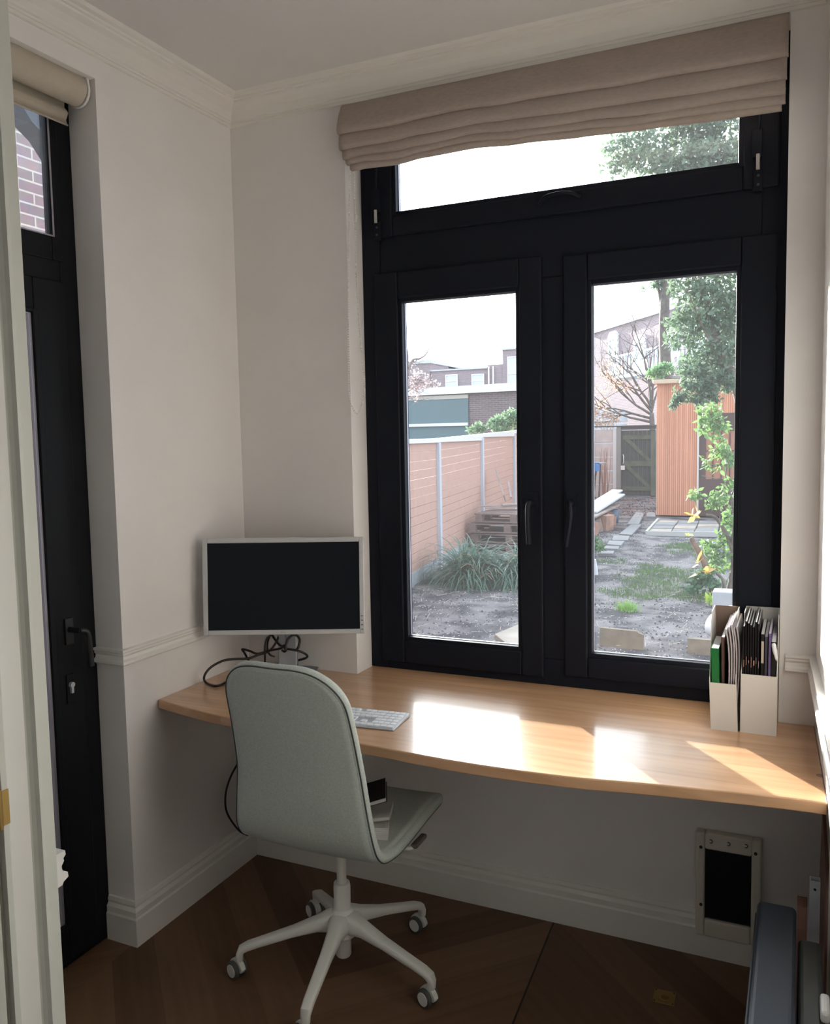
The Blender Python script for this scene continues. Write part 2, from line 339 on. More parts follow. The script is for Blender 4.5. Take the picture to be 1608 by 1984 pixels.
# ---------------------------------------------------------------- garden door on the left
d1 = root('door_1', (-.14, -1.07, 0)); d1['label'] = 'black glazed garden door with transom light in the left wall'
def frame_ring(bm, a0, a1, z0, z1, wl, wr, wb, wt, d0, d1, plane='y'):
    """rectangular frame; a is x (plane y) or y (plane x)"""
    def bx(p0, p1, q0, q1):
        if plane == 'y': box(bm, p0, p1, d0, d1, q0, q1)
        else: box(bm, d0, d1, p0, p1, q0, q1)
    bx(a0, a0 + wl, z0, z1); bx(a1 - wr, a1, z0, z1); bx(a0 + wl, a1 - wr, z0, z0 + wb); bx(a0 + wl, a1 - wr, z1 - wt, z1)
bm = BM(); frame_ring(bm, DY0, DY1, 0.0, DH, .066, .066, .02, .05, -.15, -.11, 'x'); box(bm, -.15, -.11, DY0 + .066, DY1 - .066, 2.09, 2.165)
obj('door_frame', bm, door_black, d1, bevel=.003)
bm = BM(); frame_ring(bm, DY0 + .06, DY1 - .055, 2.15, 2.65, .045, .038, .07, .07, -.135, -.105, 'x'); obj('transom_sash', bm, door_black, d1, bevel=.004)
bm = BM(); box(bm, -.116, -.112, DY0 + .09, DY1 - .085, 2.20, 2.60); obj('transom_pane', bm, pane_door, d1)
bm = BM(); frame_ring(bm, DY0 + .1, DY1 - .084, 2.219, 2.585, .004, .006, .004, .004, -.111, -.1045, 'x'); obj('glazing_spacer', bm, grey_spacer, d1)
bm = BM(); frame_ring(bm, DY0 + .06, -.716, .022, 2.09, .13, .115, .12, .10, -.14, -.098, 'x'); obj('door_leaf', bm, door_black, d1, bevel=.004)
bm = BM(); frame_ring(bm, DY0 + .18, -.822, .135, 1.998, .02, .02, .012, .012, -.115, -.089, 'x'); obj('glazing_bead', bm, door_black, d1, bevel=.003)
bm = BM(); box(bm, -.112, -.109, DY0 + .19, -.842, .142, 1.99); obj('pane', bm, pane_door, d1)
bm = BM(); frame_ring(bm, DY0 + .2, -.843, .147, 1.985, .006, .009, .004, .004, -.108, -.0985, 'x'); obj('glazing_spacer', bm, grey_spacer, d1)
hz = 1.045
bm = BM(); box(bm, -.098, -.091, -.787, -.757, hz - .045, hz + .035); cyl(bm, (-.091, -.772, hz), (-.045, -.772, hz), .009, 16)
tube(bm, smooth_path([(-.045, -.772, hz), (-.040, -.764, hz - .001), (-.038, -.752, hz - .014), (-.040, -.745, hz - .06), (-.042, -.740, hz - .115)], 4), .0085, 12)
obj('door_handle', bm, mat('door_handle_black', (.03, .03, .032), .3, .3), d1, smooth=True, autosmooth=True)
bm = BM(); lz = .868
box(bm, -.098, -.093, -.791, -.763, lz - .05, lz + .04)
obj('lock_plate', bm, door_black, d1, bevel=.002)
bm = BM(); cyl(bm, (-.094, -.777, lz + .008), (-.0835, -.777, lz + .008), .0085, 16); box(bm, -.094, -.0845, -.7815, -.7725, lz - .018, lz + .006)
obj('lock_cylinder', bm, silver_m, d1, bevel=.001, label='silver lock cylinder')

# ---------------------------------------------------------------- window
w1 = root('window_1', (1.17, .14, DT)); w1['label'] = 'black framed window with two casements and a transom light above the desk'
bm = BM()
box(bm, XO1, .545, FY, .184, DT, 2.742); box(bm, 1.80, XO2 + .0, FY, .184, DT, 2.742)
box(bm, .545, 1.80, FY, .184, DT, .85); box(bm, .545, 1.80, FY, .184, 2.12, 2.36); box(bm, .545, 1.80, FY, .184, 2.60, 2.742); box(bm, 1.12, 1.225, FY, .184, .85, 2.12)
obj('window_frame', bm, black_m, w1, bevel=.003)
def casement(x0, x1, gx0, gx1, z0, z1, gz0, gz1, pm, y0=.098, name='casement_sash'):
    bm = BM(); frame_ring(bm, x0, x1, z0, z1, gx0 - x0 - .012, x1 - gx1 - .012, gz0 - z0 - .012, z1 - gz1 - .012, y0, .165)
    sash = obj(name, bm, black_m, w1, bevel=.006, seg=3)
    bm = BM(); frame_ring(bm, gx0 - .014, gx1 + .014, gz0 - .014, gz1 + .014, .015, .015, .015, .015, y0 + .008, .15); obj('glazing_bead', bm, black_m, sash, bevel=.002)
    bm = BM(); box(bm, gx0 - .004, gx1 + .004, .140, .144, gz0 - .004, gz1 + .004); obj('pane', bm, pm, sash)
    bm = BM(); frame_ring(bm, gx0 - .001, gx1 + .001, gz0 - .001, gz1 + .001, .004, .004, .004, .004, .130, .139); obj('glazing_spacer', bm, grey_spacer, sash)
    return sash
casement(.524, 1.137, .628, 1.048, .787, 2.188, .883, 2.084, pane_m)
casement(1.210, 1.846, 1.299, 1.734, .800, 2.180, .883, 2.084, pane_m)
casement(.520, 1.846, .613, 1.735, 2.312, 2.70, 2.394, 2.64, pane_dirty, name='transom_sash')
def lever(p, q, side):
    bm = BM(); box(bm, p.x - .014, p.x + .014, .092, .099, p.z - .045, p.z + .03)
    cyl(bm, (p.x, .094, p.z), (p.x, .058, p.z), .0085, 14)
    tube(bm, smooth_path([(p.x, .060, p.z), (p.x + side * .004, .052, p.z - .008), (p.x + side * .006, .050, p.z - .05), (q.x, .052, q.z)], 5), [.008] * 10 + [.0075] * 6, 10, flat=1.2)
    obj('window_handle', bm, black_m, w1, smooth=True, autosmooth=True)
lever(Vector((1.107, 0, 1.385)), Vector((1.104, 0, 1.248)), -1)
lever(Vector((1.236, 0, 1.385)), Vector((1.228, 0, 1.245)), 1)
bm = BM(); tube(bm, smooth_path([(1.135, .094, 2.352), (1.16, .068, 2.362), (1.20, .060, 2.366), (1.24, .068, 2.364), (1.268, .094, 2.354)], 5), .006, 10)
obj('pull_handle', bm, black_m, w1, smooth=True)
for sx in (.546, 1.786):
    bm = BM(); box(bm, sx - .013, sx + .013, .080, .098, 2.395, 2.475); tube(bm, [(sx + .004, .082, 2.47), (sx + .012, .075, 2.60)], .004, 8)
    st = obj('stay_arm', bm, black_m, w1, bevel=.003)
    bm = BM(); cyl(bm, (sx + .003, .078, 2.358), (sx + .003, .078, 2.402), .0055, 12); obj('stay_rod', bm, mat('worn_steel', (.55, .52, .48), .35, .8), st, label='bare steel stay rod')
    bm = BM(); box(bm, sx - .010, sx + .016, .084, .099, 2.300, 2.362); obj('stay_bracket', bm, black_m, st, bevel=.003)
    bm = BM()
    for zz in (2.318, 2.343): cyl(bm, (sx + .004, .083, zz), (sx + .004, .081, zz), .004, 10)
    obj('screw', bm, mat('dull_screw', (.12, .12, .13), .35, .8), st)

# ---------------------------------------------------------------- desk
desk_m = wood_mat('oiled_oak_desk', (.66, .400, .235), (.50, .285, .150), board=.127, rough=.33, coat=.6, axis=0, seam=.004, knots=2.4)
front = smooth_path([(0, -.508, 0), (.3, -.566, 0), (.8, -.610, 0), (1.13, -.632, 0), (1.4, -.620, 0), (1.6, -.588, 0), (1.87, -.552, 0), (wx(-.545) - .001, -.545, 0)], 5)
pts = [(p.x, p.y) for p in front] + [(W - .001, -.001), (XO2 - .001, -.001), (XO2 - .001, .150), (XO1 + .001, .150), (XO1 + .001, -.001), (.001, -.001), (.001, -.508)]
pts[0] = (.001, -.508); pts = pts[:-1]
bm = BM(); prism(bm, pts, DT - .03, DT, 'z')
tag(obj('desk_worktop', bm, desk_m, bevel=.0035, seg=3), 'wide oak desktop with bowed front edge fitted wall to wall under the window', 'desk')

# ---------------------------------------------------------------- cat flap
cf = thing('cat_flap', 'small white framed cat flap with a black door low on the back wall', 'cat flap', (1.74, -.02, .07))
bm = BM(); frame_ring(bm, 1.648, 1.832, .074, .402, .026, .027, .055, .052, -.034, -.0005)
obj('flap_frame', bm, mat('cream_plastic', (.70, .66, .58), .5), cf, bevel=.006, seg=3)
bm = BM(); box(bm, 1.672, 1.807, -.022, -.012, .126, .352); obj('flap_door', bm, mat('smoked_flap', (.006, .006, .008), .2), cf, bevel=.002)
for (u, v) in ((1358, 1641), (1464, 1654), (1358, 1752)):
    q = at(u, v, -.034); bm = BM(); cyl(bm, (q.x, -.0335, q.z), (q.x, -.0362, q.z), .0048, 12); obj('screw', bm, blackpl, cf)
for u, v in ((1377, 1630), (1411, 1635), (1445, 1639)):
    q = at(u, v, -.034); bm = BM(); tube(bm, [(q.x + .005 * math.cos(a), -.0355, q.z + .005 * math.sin(a)) for a in [R(k * 30 - 120) for k in range(9)]], .0013, 6); obj('hinge_clip', bm, blackpl, cf)

# ---------------------------------------------------------------- roman blind
blind_m = mat('taupe_linen', (.46, .385, .335), .9, var=.06, scale=60, stretch=(1, 1, 3), bump=.15, bscale=500, translucent=.10)
rb = thing('roman_blind', 'taupe linen roman blind pulled up in folds above the window', 'blind', (1.17, -.02, 2.735))
def zoff(x):                                                    # the hem runs gently down to the right with a slack wave
    k = [(.47, -.004), (.56, .0), (.69, -.006), (.77, .0), (.95, .005), (1.1, -.007), (1.3, -.016), (1.48, -.027), (1.7, -.033), (1.87, -.038)]
    for (a, b), (c, d) in zip(k, k[1:]):
        if a <= x <= c:
            t = (x - a) / (c - a); t = t * t * (3 - 2 * t); return b + (d - b) * t
    return k[-1][1] if x > 1 else 0
folds = [[(-.010, 2.738), (-.028, 2.724), (-.046, 2.692), (-.058, 2.660), (-.062, 2.640), (-.058, 2.630), (-.044, 2.630), (-.030, 2.640)],
         [(-.026, 2.650), (-.042, 2.640), (-.052, 2.618), (-.055, 2.596), (-.051, 2.582), (-.040, 2.582), (-.026, 2.590)],
         [(-.022, 2.600), (-.036, 2.592), (-.046, 2.574), (-.047, 2.560), (-.042, 2.552), (-.032, 2.553), (-.020, 2.560)],
         [(-.018, 2.570), (-.030, 2.562), (-.039, 2.548), (-.039, 2.538), (-.034, 2.533), (-.024, 2.534), (-.014, 2.540)],
         [(-.012, 2.552), (-.022, 2.544), (-.030, 2.530), (-.030, 2.521), (-.024, 2.517), (-.014, 2.518), (-.006, 2.524)]]
for k, f in enumerate(folds):
    bm = BM(); x0 = [.480, .484, .492, .500, .512][k]; x1 = [1.867, 1.864, 1.861, 1.861, 1.852][k]; nx = 60; rows = []
    for i in range(nx + 1):
        x = x0 + (x1 - x0) * i / nx; row = []
        for j, (y, z) in enumerate(f):
            wv = zoff(x) * min(1, (2.738 - z) / .2); ww = .0018 * math.sin(x * 17 + k * 1.9) * (j > 1)
            row.append((x, y + ww + .002 * noise.noise((x * 6, k * 3.1, 0)), z + wv + ww))
        rows.append(row)
    sheet(bm, rows); obj('fabric_fold', bm, blind_m, rb, smooth=True, solid=.004)
bm = BM(); box(bm, .482, 1.866, -.014, .012, 2.715, 2.741); obj('headrail', bm, white_m, rb)
chain_m = mat('white_bead_chain', (.92, .90, .87), .4, translucent=.3)
def beads(bm, path, r=.0034, step=.0085):
    d = 0; last = None
    for a, b in zip(path, path[1:]):
        Ls = (b - a).length; s_ = d
        while s_ < Ls:
            bmesh.ops.create_icosphere(bm, subdivisions=1, radius=r, matrix=Matrix.Translation(a.lerp(b, s_ / Ls))); s_ += step
        d = s_ - Ls
cp = [at(u_, v_, -.012) for u_, v_ in ((678, 322), (676, 480), (674.5, 620), (675, 700), (677, 765), (685, 793), (693, 801), (701, 785), (706, 745), (701, 690), (694, 600), (690, 520), (689, 460), (687, 380), (685, 322))]
bm = BM(); beads(bm, smooth_path(cp, 5)); obj('bead_chain', bm, chain_m, rb, smooth=True)
bm = BM(); q = at(694, 420, .06); tube(bm, [(.478, q.y, q.z + .06), (.479, q.y, q.z + .0)], .0015, 6); tube(bm, [(.480, q.y, q.z + .012), (.481, q.y, q.z), (.480, q.y, q.z - .016)], [.003, .006, .003], 10); obj('chain_clip', bm, chain_m, rb, smooth=True)

# ---------------------------------------------------------------- roller blind at the garden door
rlm = mat('greige_roller_fabric', (.50, .44, .36), .85, var=.03, scale=40)
rl = thing('roller_blind', 'greige roller blind rolled up at the top of the garden door', 'blind', (-.05, -1.07, 2.66))
bm = BM(); cyl(bm, (-.052, DY0 + .02, 2.648), (-.052, -.676, 2.648), .044, 32); obj('fabric_roll', bm, rlm, rl, smooth=True, autosmooth=True)
bm = BM(); prof = [(-.088, 2.64), (-.090, 2.60), (-.080, 2.59), (-.076, 2.583), (-.082, 2.572), (-.086, 2.566), (-.082, 2.552), (-.076, 2.548)]
sheet(bm, [[(x, y, z) for x, z in prof] for y in (DY0 + .03, -1.1, -.69)]); obj('fabric_hem', bm, rlm, rl, smooth=True, solid=.005)
bm = BM(); prism(bm, [(-.10 + .0, 2.68), (-.012, 2.68), (-.008, 2.655)] + [(-.052 + .045 * math.cos(R(a)), 2.645 + .045 * math.sin(R(a))) for a in range(0, -181, -20)], -.672, -.664, 'y'); obj('end_bracket', bm, white_m, rl, bevel=.002)

# ---------------------------------------------------------------- radiator and odds and ends by the right wall
rm = mat('dark_slate_enamel', (.014, .020, .030), .45, spec=.25)
ra = thing('radiator', 'long dark slate radiator with flat top along the right wall', 'radiator', (1.90, -1.1, 0))
bm = BM(); box(bm, 1.846, 1.926, -1.62, -.655, .10, .56); obj('front_panel', bm, rm, ra, bevel=.012, seg=4)
bm = BM(); box(bm, 1.930, 1.976, -1.62, -.70, .15, .515); obj('rear_panel', bm, mat('dark_green_grey_enamel', (.05, .055, .052), .45), ra, bevel=.010, seg=3)
for fy_ in (-1.58, -.74): bm = BM(); box(bm, 1.87, 1.90, fy_, fy_ + .03, 0, .12); obj('foot', bm, rm, ra)
bm = BM(); prism(bm, [(1.8432, -1.60), (1.846, -1.60), (1.846, -.69), (1.8432, -.69)], .14, .545, 'z'); obj('side_strip', bm, mat('slate_edge', (.02, .024, .03), .3), ra)
bm = BM(); q = at(1592, 1968, .50, 2); box(bm, q.x - .004, 1.985, q.y - .05, q.y + .012, .517, .54); obj('valve_cap', bm, white_m, ra, bevel=.006, label='white valve cap')
q = at(1579, 1703, -.50)
tb = thing('square_tube', 'upright white square metal tube standing behind the radiator', 'metal tube', (q.x, -.50, 0))
bm = BM(); bx0, bx1, ty0, ty1, tz = q.x - .0115, q.x + .0115, -.512, -.488, q.z
box(bm, bx0, bx0 + .002, ty0, ty1, 0, tz); box(bm, bx1 - .002, bx1, ty0, ty1, 0, tz); box(bm, bx0 + .002, bx1 - .002, ty0, ty0 + .002, 0, tz); box(bm, bx0 + .002, bx1 - .002, ty1 - .002, ty1, 0, tz)
obj('tube_wall', bm, mat('pale_grey_enamel', (.58, .62, .68), .4), tb)
bm = BM(); cyl(bm, (q.x, ty0 + .001, tz - .02), (q.x, ty0 - .0008, tz - .02), .0032, 12); obj('bolt_hole', bm, blackpl, tb)
rib = wood_mat('ribbed_pink_wood', (.42, .24, .19), (.30, .16, .12), board=.006, rough=.6, axis=0, seam=.3)
bm = BM(); M = Matrix.Translation((W + .015, -.52, 0)) @ Matrix.Rotation(R(1), 4, 'Y'); box(bm, -.004, .004, -.09, .38, 0, .575, M)
tag(obj('ribbed_board', bm, rib), 'pinkish ribbed wooden board standing upright just right of the white square tube', 'board')
bm = BM(); box(bm, 1.928, 1.950, -.49, -.44, 0, .472); tag(obj('wooden_block', bm, rib), 'low pinkish ribbed wood block between radiator and white tube', 'wood block')
# brass floor plate
fp = thing('floor_plate', 'small square brass plate with a round socket set in the floor', 'floor plate', (1.59, -.262, 0), R(3))
bm = BM(); box(bm, -.030, .030, -.030, .030, 0.0002, .003); obj('plate', bm, brass_m, fp, local=True, bevel=.001)
bm = BM(); tube(bm, [(.012 * math.cos(a) + .002, .012 * math.sin(a) - .006, .004) for a in [R(k * 30) for k in range(13)]], .002, 8); obj('socket_ring', bm, brass_m, fp, local=True, smooth=True)
for a, b in ((-.025, -.025), (.025, -.025), (-.025, .025), (.025, .025)):
    bm = BM(); cyl(bm, (a, b, .003), (a, b, .0038), .0025, 8); obj('screw', bm, blackpl, fp, local=True)

# ---------------------------------------------------------------- monitor
T = 2.90
mc = CAM + (RX * ((549.5 - CX) / FPX) + RY * ((1135.5 - CY) / FPX) + RZ) * T
yaw = math.atan2(-RZ.x, RZ.y)
mo = thing('computer_monitor', 'silver framed flat monitor with a dark screen in the left corner of the desk', 'monitor', (.235, -.085, DT), yaw)
sc_ = T / FPX; hw, hh = 156 * sc_, 93.7 * sc_
tilt = Matrix.Rotation(R(-4.4), 4, 'X') @ Matrix.Rotation(R(.35), 4, 'Y')
c_loc = WM[mo.name].inverted() @ mc
MM = Matrix.Translation(c_loc) @ tilt
sil = mat('silver_plastic', (.56, .56, .565), .4, .25)
bm = BM(); frame_ring(bm, -hw, hw, -hh, hh, .0165, .0165, .0165, .0165, -.006, .012)
for v in bm.verts: v.co = MM @ v.co
obj('bezel', bm, sil, mo, local=True, bevel=.002)
bm = BM(); box(bm, -hw + .0163, hw - .0163, -.002, .010, -hh + .0163, hh - .0163, MM); obj('screen', bm, mat('screen_off', (.004, .006, .010), .3, spec=.25), mo, local=True)
bm = BM(); prism(bm, [(-hw + .004, .012), (hw - .004, .012), (hw - .03, .03), (.12, .048), (-.12, .048), (-hw + .03, .03)], -hh + .004, hh - .004, 'z', MM); obj('rear_shell', bm, blackpl, mo, local=True, bevel=.006)
for k in range(4):
    bm = BM(); zz = -hh + .062 - k * .0155; box(bm, hw - .012, hw - .005, -.0075, -.005, zz - .0022, zz + .0022, MM); obj('button', bm, mat('button_grey', (.2, .2, .21), .4), mo, local=True, bevel=.0006)
bm = BM(); cyl(bm, MM @ Vector((hw - .009, -.0055, -hh + .0085)), MM @ Vector((hw - .009, -.0075, -hh + .0085)), .0045, 14); obj('power_button', bm, silver_m, mo, local=True)
# maker's mark under the screen: four small letters
lm = mat('logo_grey', (.22, .22, .23), .4)
bm = BM()
lx = -.010; z0 = -hh + .0055; lh = .0055
def seg(a, b, t=.0007): 
    d = Vector((b[0] - a[0], 0, b[1] - a[1])); L_ = d.length; ang = math.atan2(d.z, d.x)
    box(bm, 0, L_, -.0066, -.006, -t / 2, t / 2, MM @ Matrix.Translation((a[0], 0, a[1])) @ Matrix.Rotation(-ang, 4, 'Y'))
for (a, b) in [((0, 0), (0, 1)), ((0, 1), (.6, .8)), ((.6, .8), (.6, .2)), ((.6, .2), (0, 0)), ((1.1, .1), (1.7, .5)), ((1.7, .5), (1.2, .9)), ((1.1, .1), (1.1, .8)), ((1.2, 0), (1.7, .2)), ((2.2, 0), (2.2, 1)), ((2.2, 0), (2.7, 0)), ((3.1, 0), (3.1, 1)), ((3.1, 0), (3.6, 0))]:
    seg((lx + a[0] * .0052, z0 + a[1] * lh), (lx + b[0] * .0052, z0 + b[1] * lh))
obj('logo', bm, lm, mo, local=True)
bm = BM(); box(bm, -.0345, .0345, -.010, .016, .006, .34); obj('stand_arm', bm, mat('stand_silver', (.42, .44, .46), .35, .4), mo, local=True, bevel=.004)
bm = BM(); box(bm, -.004 - .0006, -.004 + .0006, -.0108, -.009, .125, .155); obj('arm_slot', bm, blackpl, mo, local=True)
bm = BM(); box(bm, -.10, .105, -.115, .065, 0, .009); obj('stand_base', bm, mat('stand_grey', (.22, .23, .24), .35, .4), mo, local=True, bevel=.003)
# ---------------------------------------------------------------- cables
def cbl(name, pxs, label, r=.0043, sub=5):
    pts = []
    for q in pxs:
        u, v = 380 + q[0] / 5.36, 1200 + q[1] / 5.36
        pts.append(at(u, v, q[2]) if len(q) == 3 else at(u, v, DT + r + .0005, 2))
    pts = [Vector((max(p.x, .008), p.y, max(p.z, DT + r + .0003))) for p in pts]
    bm = BM(); tube(bm, smooth_path(pts, sub), r, 8); return tag(obj(name, bm, cable_m, smooth=True), label, 'cable')
cbl('power_cable', [(860, 150, -.10), (840, 220, -.11), (765, 325, -.13), (640, 370, -.16), (540, 405, -.19), (400, 412, -.24), (280, 430, -.28), (150, 500, -.31), (85, 590, -.34), (100, 655), (190, 692), (270, 675), (340, 630)], 'black cable making the big loop on the desk left of the monitor stand')
cbl('display_cable', [(780, 150, -.11), (850, 250, -.13), (930, 300, -.14), (1040, 322, -.13), (1120, 350, -.11), (1156, 385, -.09), (1110, 412, -.07), (1020, 432, -.03), (900, 462, -.01), (700, 462, -.03), (600, 466, -.06), (555, 440, -.09), (500, 345, -.12), (480, 310, -.13), (560, 330, -.135), (640, 358, -.135), (760, 325, -.15), (880, 300, -.15), (910, 272, -.15), (940, 300, -.15), (920, 335, -.15), (890, 318, -.15)], 'black cable knotted in front of the monitor stand and looping to its right')
cbl('signal_cable', [(800, 150, -.12), (735, 200, -.13), (714, 290, -.14), (714, 400, -.145), (716, 500)], 'black cable hanging straight down just left of the monitor stand', .0038)
cbl('audio_cable', [(770, 160, -.10), (745, 230, -.12), (742, 320, -.13), (770, 370, -.12), (810, 385, -.07)], 'thin black cable curling behind the monitor stand at its left', .0036)
cbl('usb_cable', [(925, 320, -.155), (935, 260, -.15), (955, 205, -.14), (1000, 165, -.12), (1045, 168, -.11), (1075, 215, -.11), (1060, 290, -.12), (1032, 322, -.125)], 'black cable with a round loop right of the monitor stand', .0046)
bm = BM(); cpt = [at(u, v, x, 0) for u, v, x in ((478, 1430, .03), (466, 1468, .03), (447, 1505, .03), (437, 1540, .03), (440, 1575, .03), (462, 1608, .035), (480, 1618, .05))]
tube(bm, smooth_path(cpt, 5), .0038, 8); tag(obj('wall_cable', bm, cable_m, smooth=True), 'black cable hanging in an arc under the desk by the left wall', 'cable')
# ---------------------------------------------------------------- keyboard
KR = R(5)
kb = thing('keyboard', 'white flat keyboard with number pad on the desk right of the chair back', 'keyboard', (.855, -.425, DT), KR)
KW, KD = .418, .136
bm = BM(); prism(bm, [(-KD / 2, .001), (KD / 2, .001), (KD / 2, .011), (-KD / 2, .005)], -KW, 0, 'x'); obj('body', bm, mat('keyboard_aluminium', (.55, .58, .63), .35, .3), kb, local=True, bevel=.0015)
keym = mat('white_keycap', (.84, .86, .90), .45)
pitch = .0182
rows = [[1] * 14 + [0.0] + [1] * 7, [1] * 13 + [1.5] + [1] * 7, [1.5] + [1] * 13 + [1] * 7, [1.8] + [1] * 11 + [1.7] + [0, 0, 0] + [1] * 4, [2.3] + [1] * 10 + [2.2] + [0, 1, 0] + [1] * 4, [1.2, 1, 1.2, 5.4, 1.2, 1, 1.2] + [1] * 3 + [1] * 4]
keys = []
for r_, row in enumerate(rows):
    tot = sum(k if k else 1 for k in row); x = -KW + .006; sx = (KW - .012) / tot; dy = (KD - .014) / 6
    y = KD / 2 - .007 - dy * (r_ + 1)
    for k in row:
        wd = (k if k else 1) * sx
        if k:
            zt = .008 + (y + KD / 2) / KD * .006 + .0005
            keys.append((x, (x + .0010, x + wd - .0010, y + .0012, y + dy - .0012, zt - .003, zt + .0012)))
        x += wd
keys.sort(key=lambda k: -k[0])
for x, b in keys[:98]:
    bm = BM(); box(bm, *b); obj('key', bm, keym, kb, local=True)
bm = BM()
for x, b in keys[98:]: box(bm, *b)
obj('left_keys', bm, keym, kb, local=True)['kind'] = 'stuff'
# ================================================================ OFFICE CHAIR
fab = mat('sage_fabric', (.50, .545, .51), .95, var=.08, scale=220, bump=.2, bscale=900)
pip_m = mat('dark_piping', (.07, .08, .078), .8)
chw = mat('chair_white', (.78, .78, .73), .4)
CH = thing('office_chair', 'sage fabric swivel chair on a white five star base in front of the desk', 'chair', (.69, -.52, 0))
prof = [(.266, .432, .195), (.268, .450, .204), (.255, .467, .212), (.22, .476, .220), (.10, .476, .226), (0, .468, .227), (-.08, .460, .224), (-.14, .463, .216), (-.178, .485, .214), (-.203, .53, .210), (-.216, .60, .200), (-.226, .68, .190), (-.240, .76, .185), (-.258, .84, .181), (-.280, .92, .177), (-.302, .985, .174), (-.313, 1.016, .173)]
P3 = smooth_path([Vector(p) for p in prof], 6)
cum = [0]
for a, b in zip(P3, P3[1:]): cum.append(cum[-1] + math.hypot(b.x - a.x, b.y - a.y))
tot = cum[-1]
def halfw(i):
    w0 = P3[i].z
    for d, r in ((cum[i], .075), (tot - cum[i], .115)):
        if d < r: w0 = w0 - r + math.sqrt(max(0, r * r - (r - d) ** 2))
    return max(w0, .02)
rows = []; NU = 20
ids = list(range(len(P3)))
for i in ids:
    p = P3[i]; hw_ = halfw(i); row = []
    q0, q1 = P3[max(0, i - 1)], P3[min(len(P3) - 1, i + 1)]; tx = Vector((q1.x - q0.x, q1.y - q0.y)).normalized(); nn = Vector((-tx.y, tx.x))   # into the seated side
    nn = Vector((tx.y, -tx.x)) 
    back = min(1, max(0, (p.y - .50) / .2))
    for k in range(NU + 1):
        u_ = -1 + 2 * k / NU; x = u_ * hw_; cv = (x / .23) ** 2 * (.022 * back + .008)
        row.append((x, p.x + nn.x * cv, p.y + nn.y * cv))
    rows.append(row)
bm = BM(); vs = sheet(bm, rows)
sh = obj('seat_shell', bm, fab, CH, smooth=True, solid=.030, local=True)
bm = BM(); edge = [Vector(r[0]) for r in rows] + [Vector(x) for x in rows[-1][1:]] + [Vector(r[-1]) for r in rows[::-1]] + [Vector(x) for x in rows[0][::-1][1:]]
tube(bm, edge, .0155, 10); obj('edge_padding', bm, fab, CH, smooth=True, local=True)
eN = []
for i in ids:
    q0, q1 = P3[max(0, i - 1)], P3[min(len(P3) - 1, i + 1)]; tx = Vector((q1.x - q0.x, q1.y - q0.y)).normalized(); eN.append(Vector((0, tx.y, -tx.x)))
loop = [(Vector(rows[i][0]), eN[i]) for i in ids[2:]] + [(Vector(x), eN[-1]) for x in rows[-1][1:-1]] + [(Vector(rows[i][-1]), eN[i]) for i in ids[2:][::-1]]
pip = []
for k in range(1, len(loop) - 1):
    e, n_ = loop[k]; t_ = (loop[k + 1][0] - loop[k - 1][0]).normalized(); o_ = t_.cross(n_).normalized()
    if k < len(loop) / 3 and o_.x > 0: o_ = -o_
    if k > 2 * len(loop) / 3 and o_.x < 0: o_ = -o_
    if len(loop) / 3 <= k <= 2 * len(loop) / 3 and o_.z < 0: o_ = -o_
    pip.append(e + o_ * .0105 - n_ * .0118)
for _ in range(2): pip = [pip[0]] + [(pip[k - 1] + pip[k] * 2 + pip[k + 1]) / 4 for k in range(1, len(pip) - 1)] + [pip[-1]]
bm = BM(); tube(bm, pip, .0021, 6); obj('piping', bm, pip_m, CH, smooth=True, local=True)
# under the seat
bm = BM(); box(bm, -.075, .075, -.09, .10, .415, .452); obj('seat_mechanism', bm, chw, CH, bevel=.010, local=True)
bm = BM(); tube(bm, smooth_path([(.07, .03, .425), (.14, .035, .415), (.195, .04, .408), (.215, .055, .41), (.218, .10, .414)], 4), .006, 10); obj('height_lever', bm, chw, CH, smooth=True, local=True)
bm = BM(); box(bm, .208, .228, .045, .125, .407, .421); obj('lever_grip', bm, mat('lever_mauve', (.16, .13, .125), .5), CH, bevel=.005, local=True)
bm = BM(); cyl(bm, (0, 0, .24), (0, 0, .42), .0145, 24); obj('gas_lift', bm, chw, CH, smooth=True, autosmooth=True, local=True)
bm = BM(); tube(bm, [(0, 0, .055), (0, 0, .06), (0, 0, .272), (0, 0, .284), (0, 0, .285)], [.020, .0235, .0255, .0235, .018], 28); obj('column_sleeve', bm, chw, CH, smooth=True, autosmooth=True, local=True)
bm = BM(); tube(bm, [(0, 0, .118), (0, 0, .125), (0, 0, .165), (0, 0, .195), (0, 0, .205)], [.034, .042, .046, .034, .026], 28); obj('base_hub', bm, chw, CH, smooth=True, autosmooth=True, local=True)
tyre = mat('caster_tyre', (.09, .09, .085), .6)
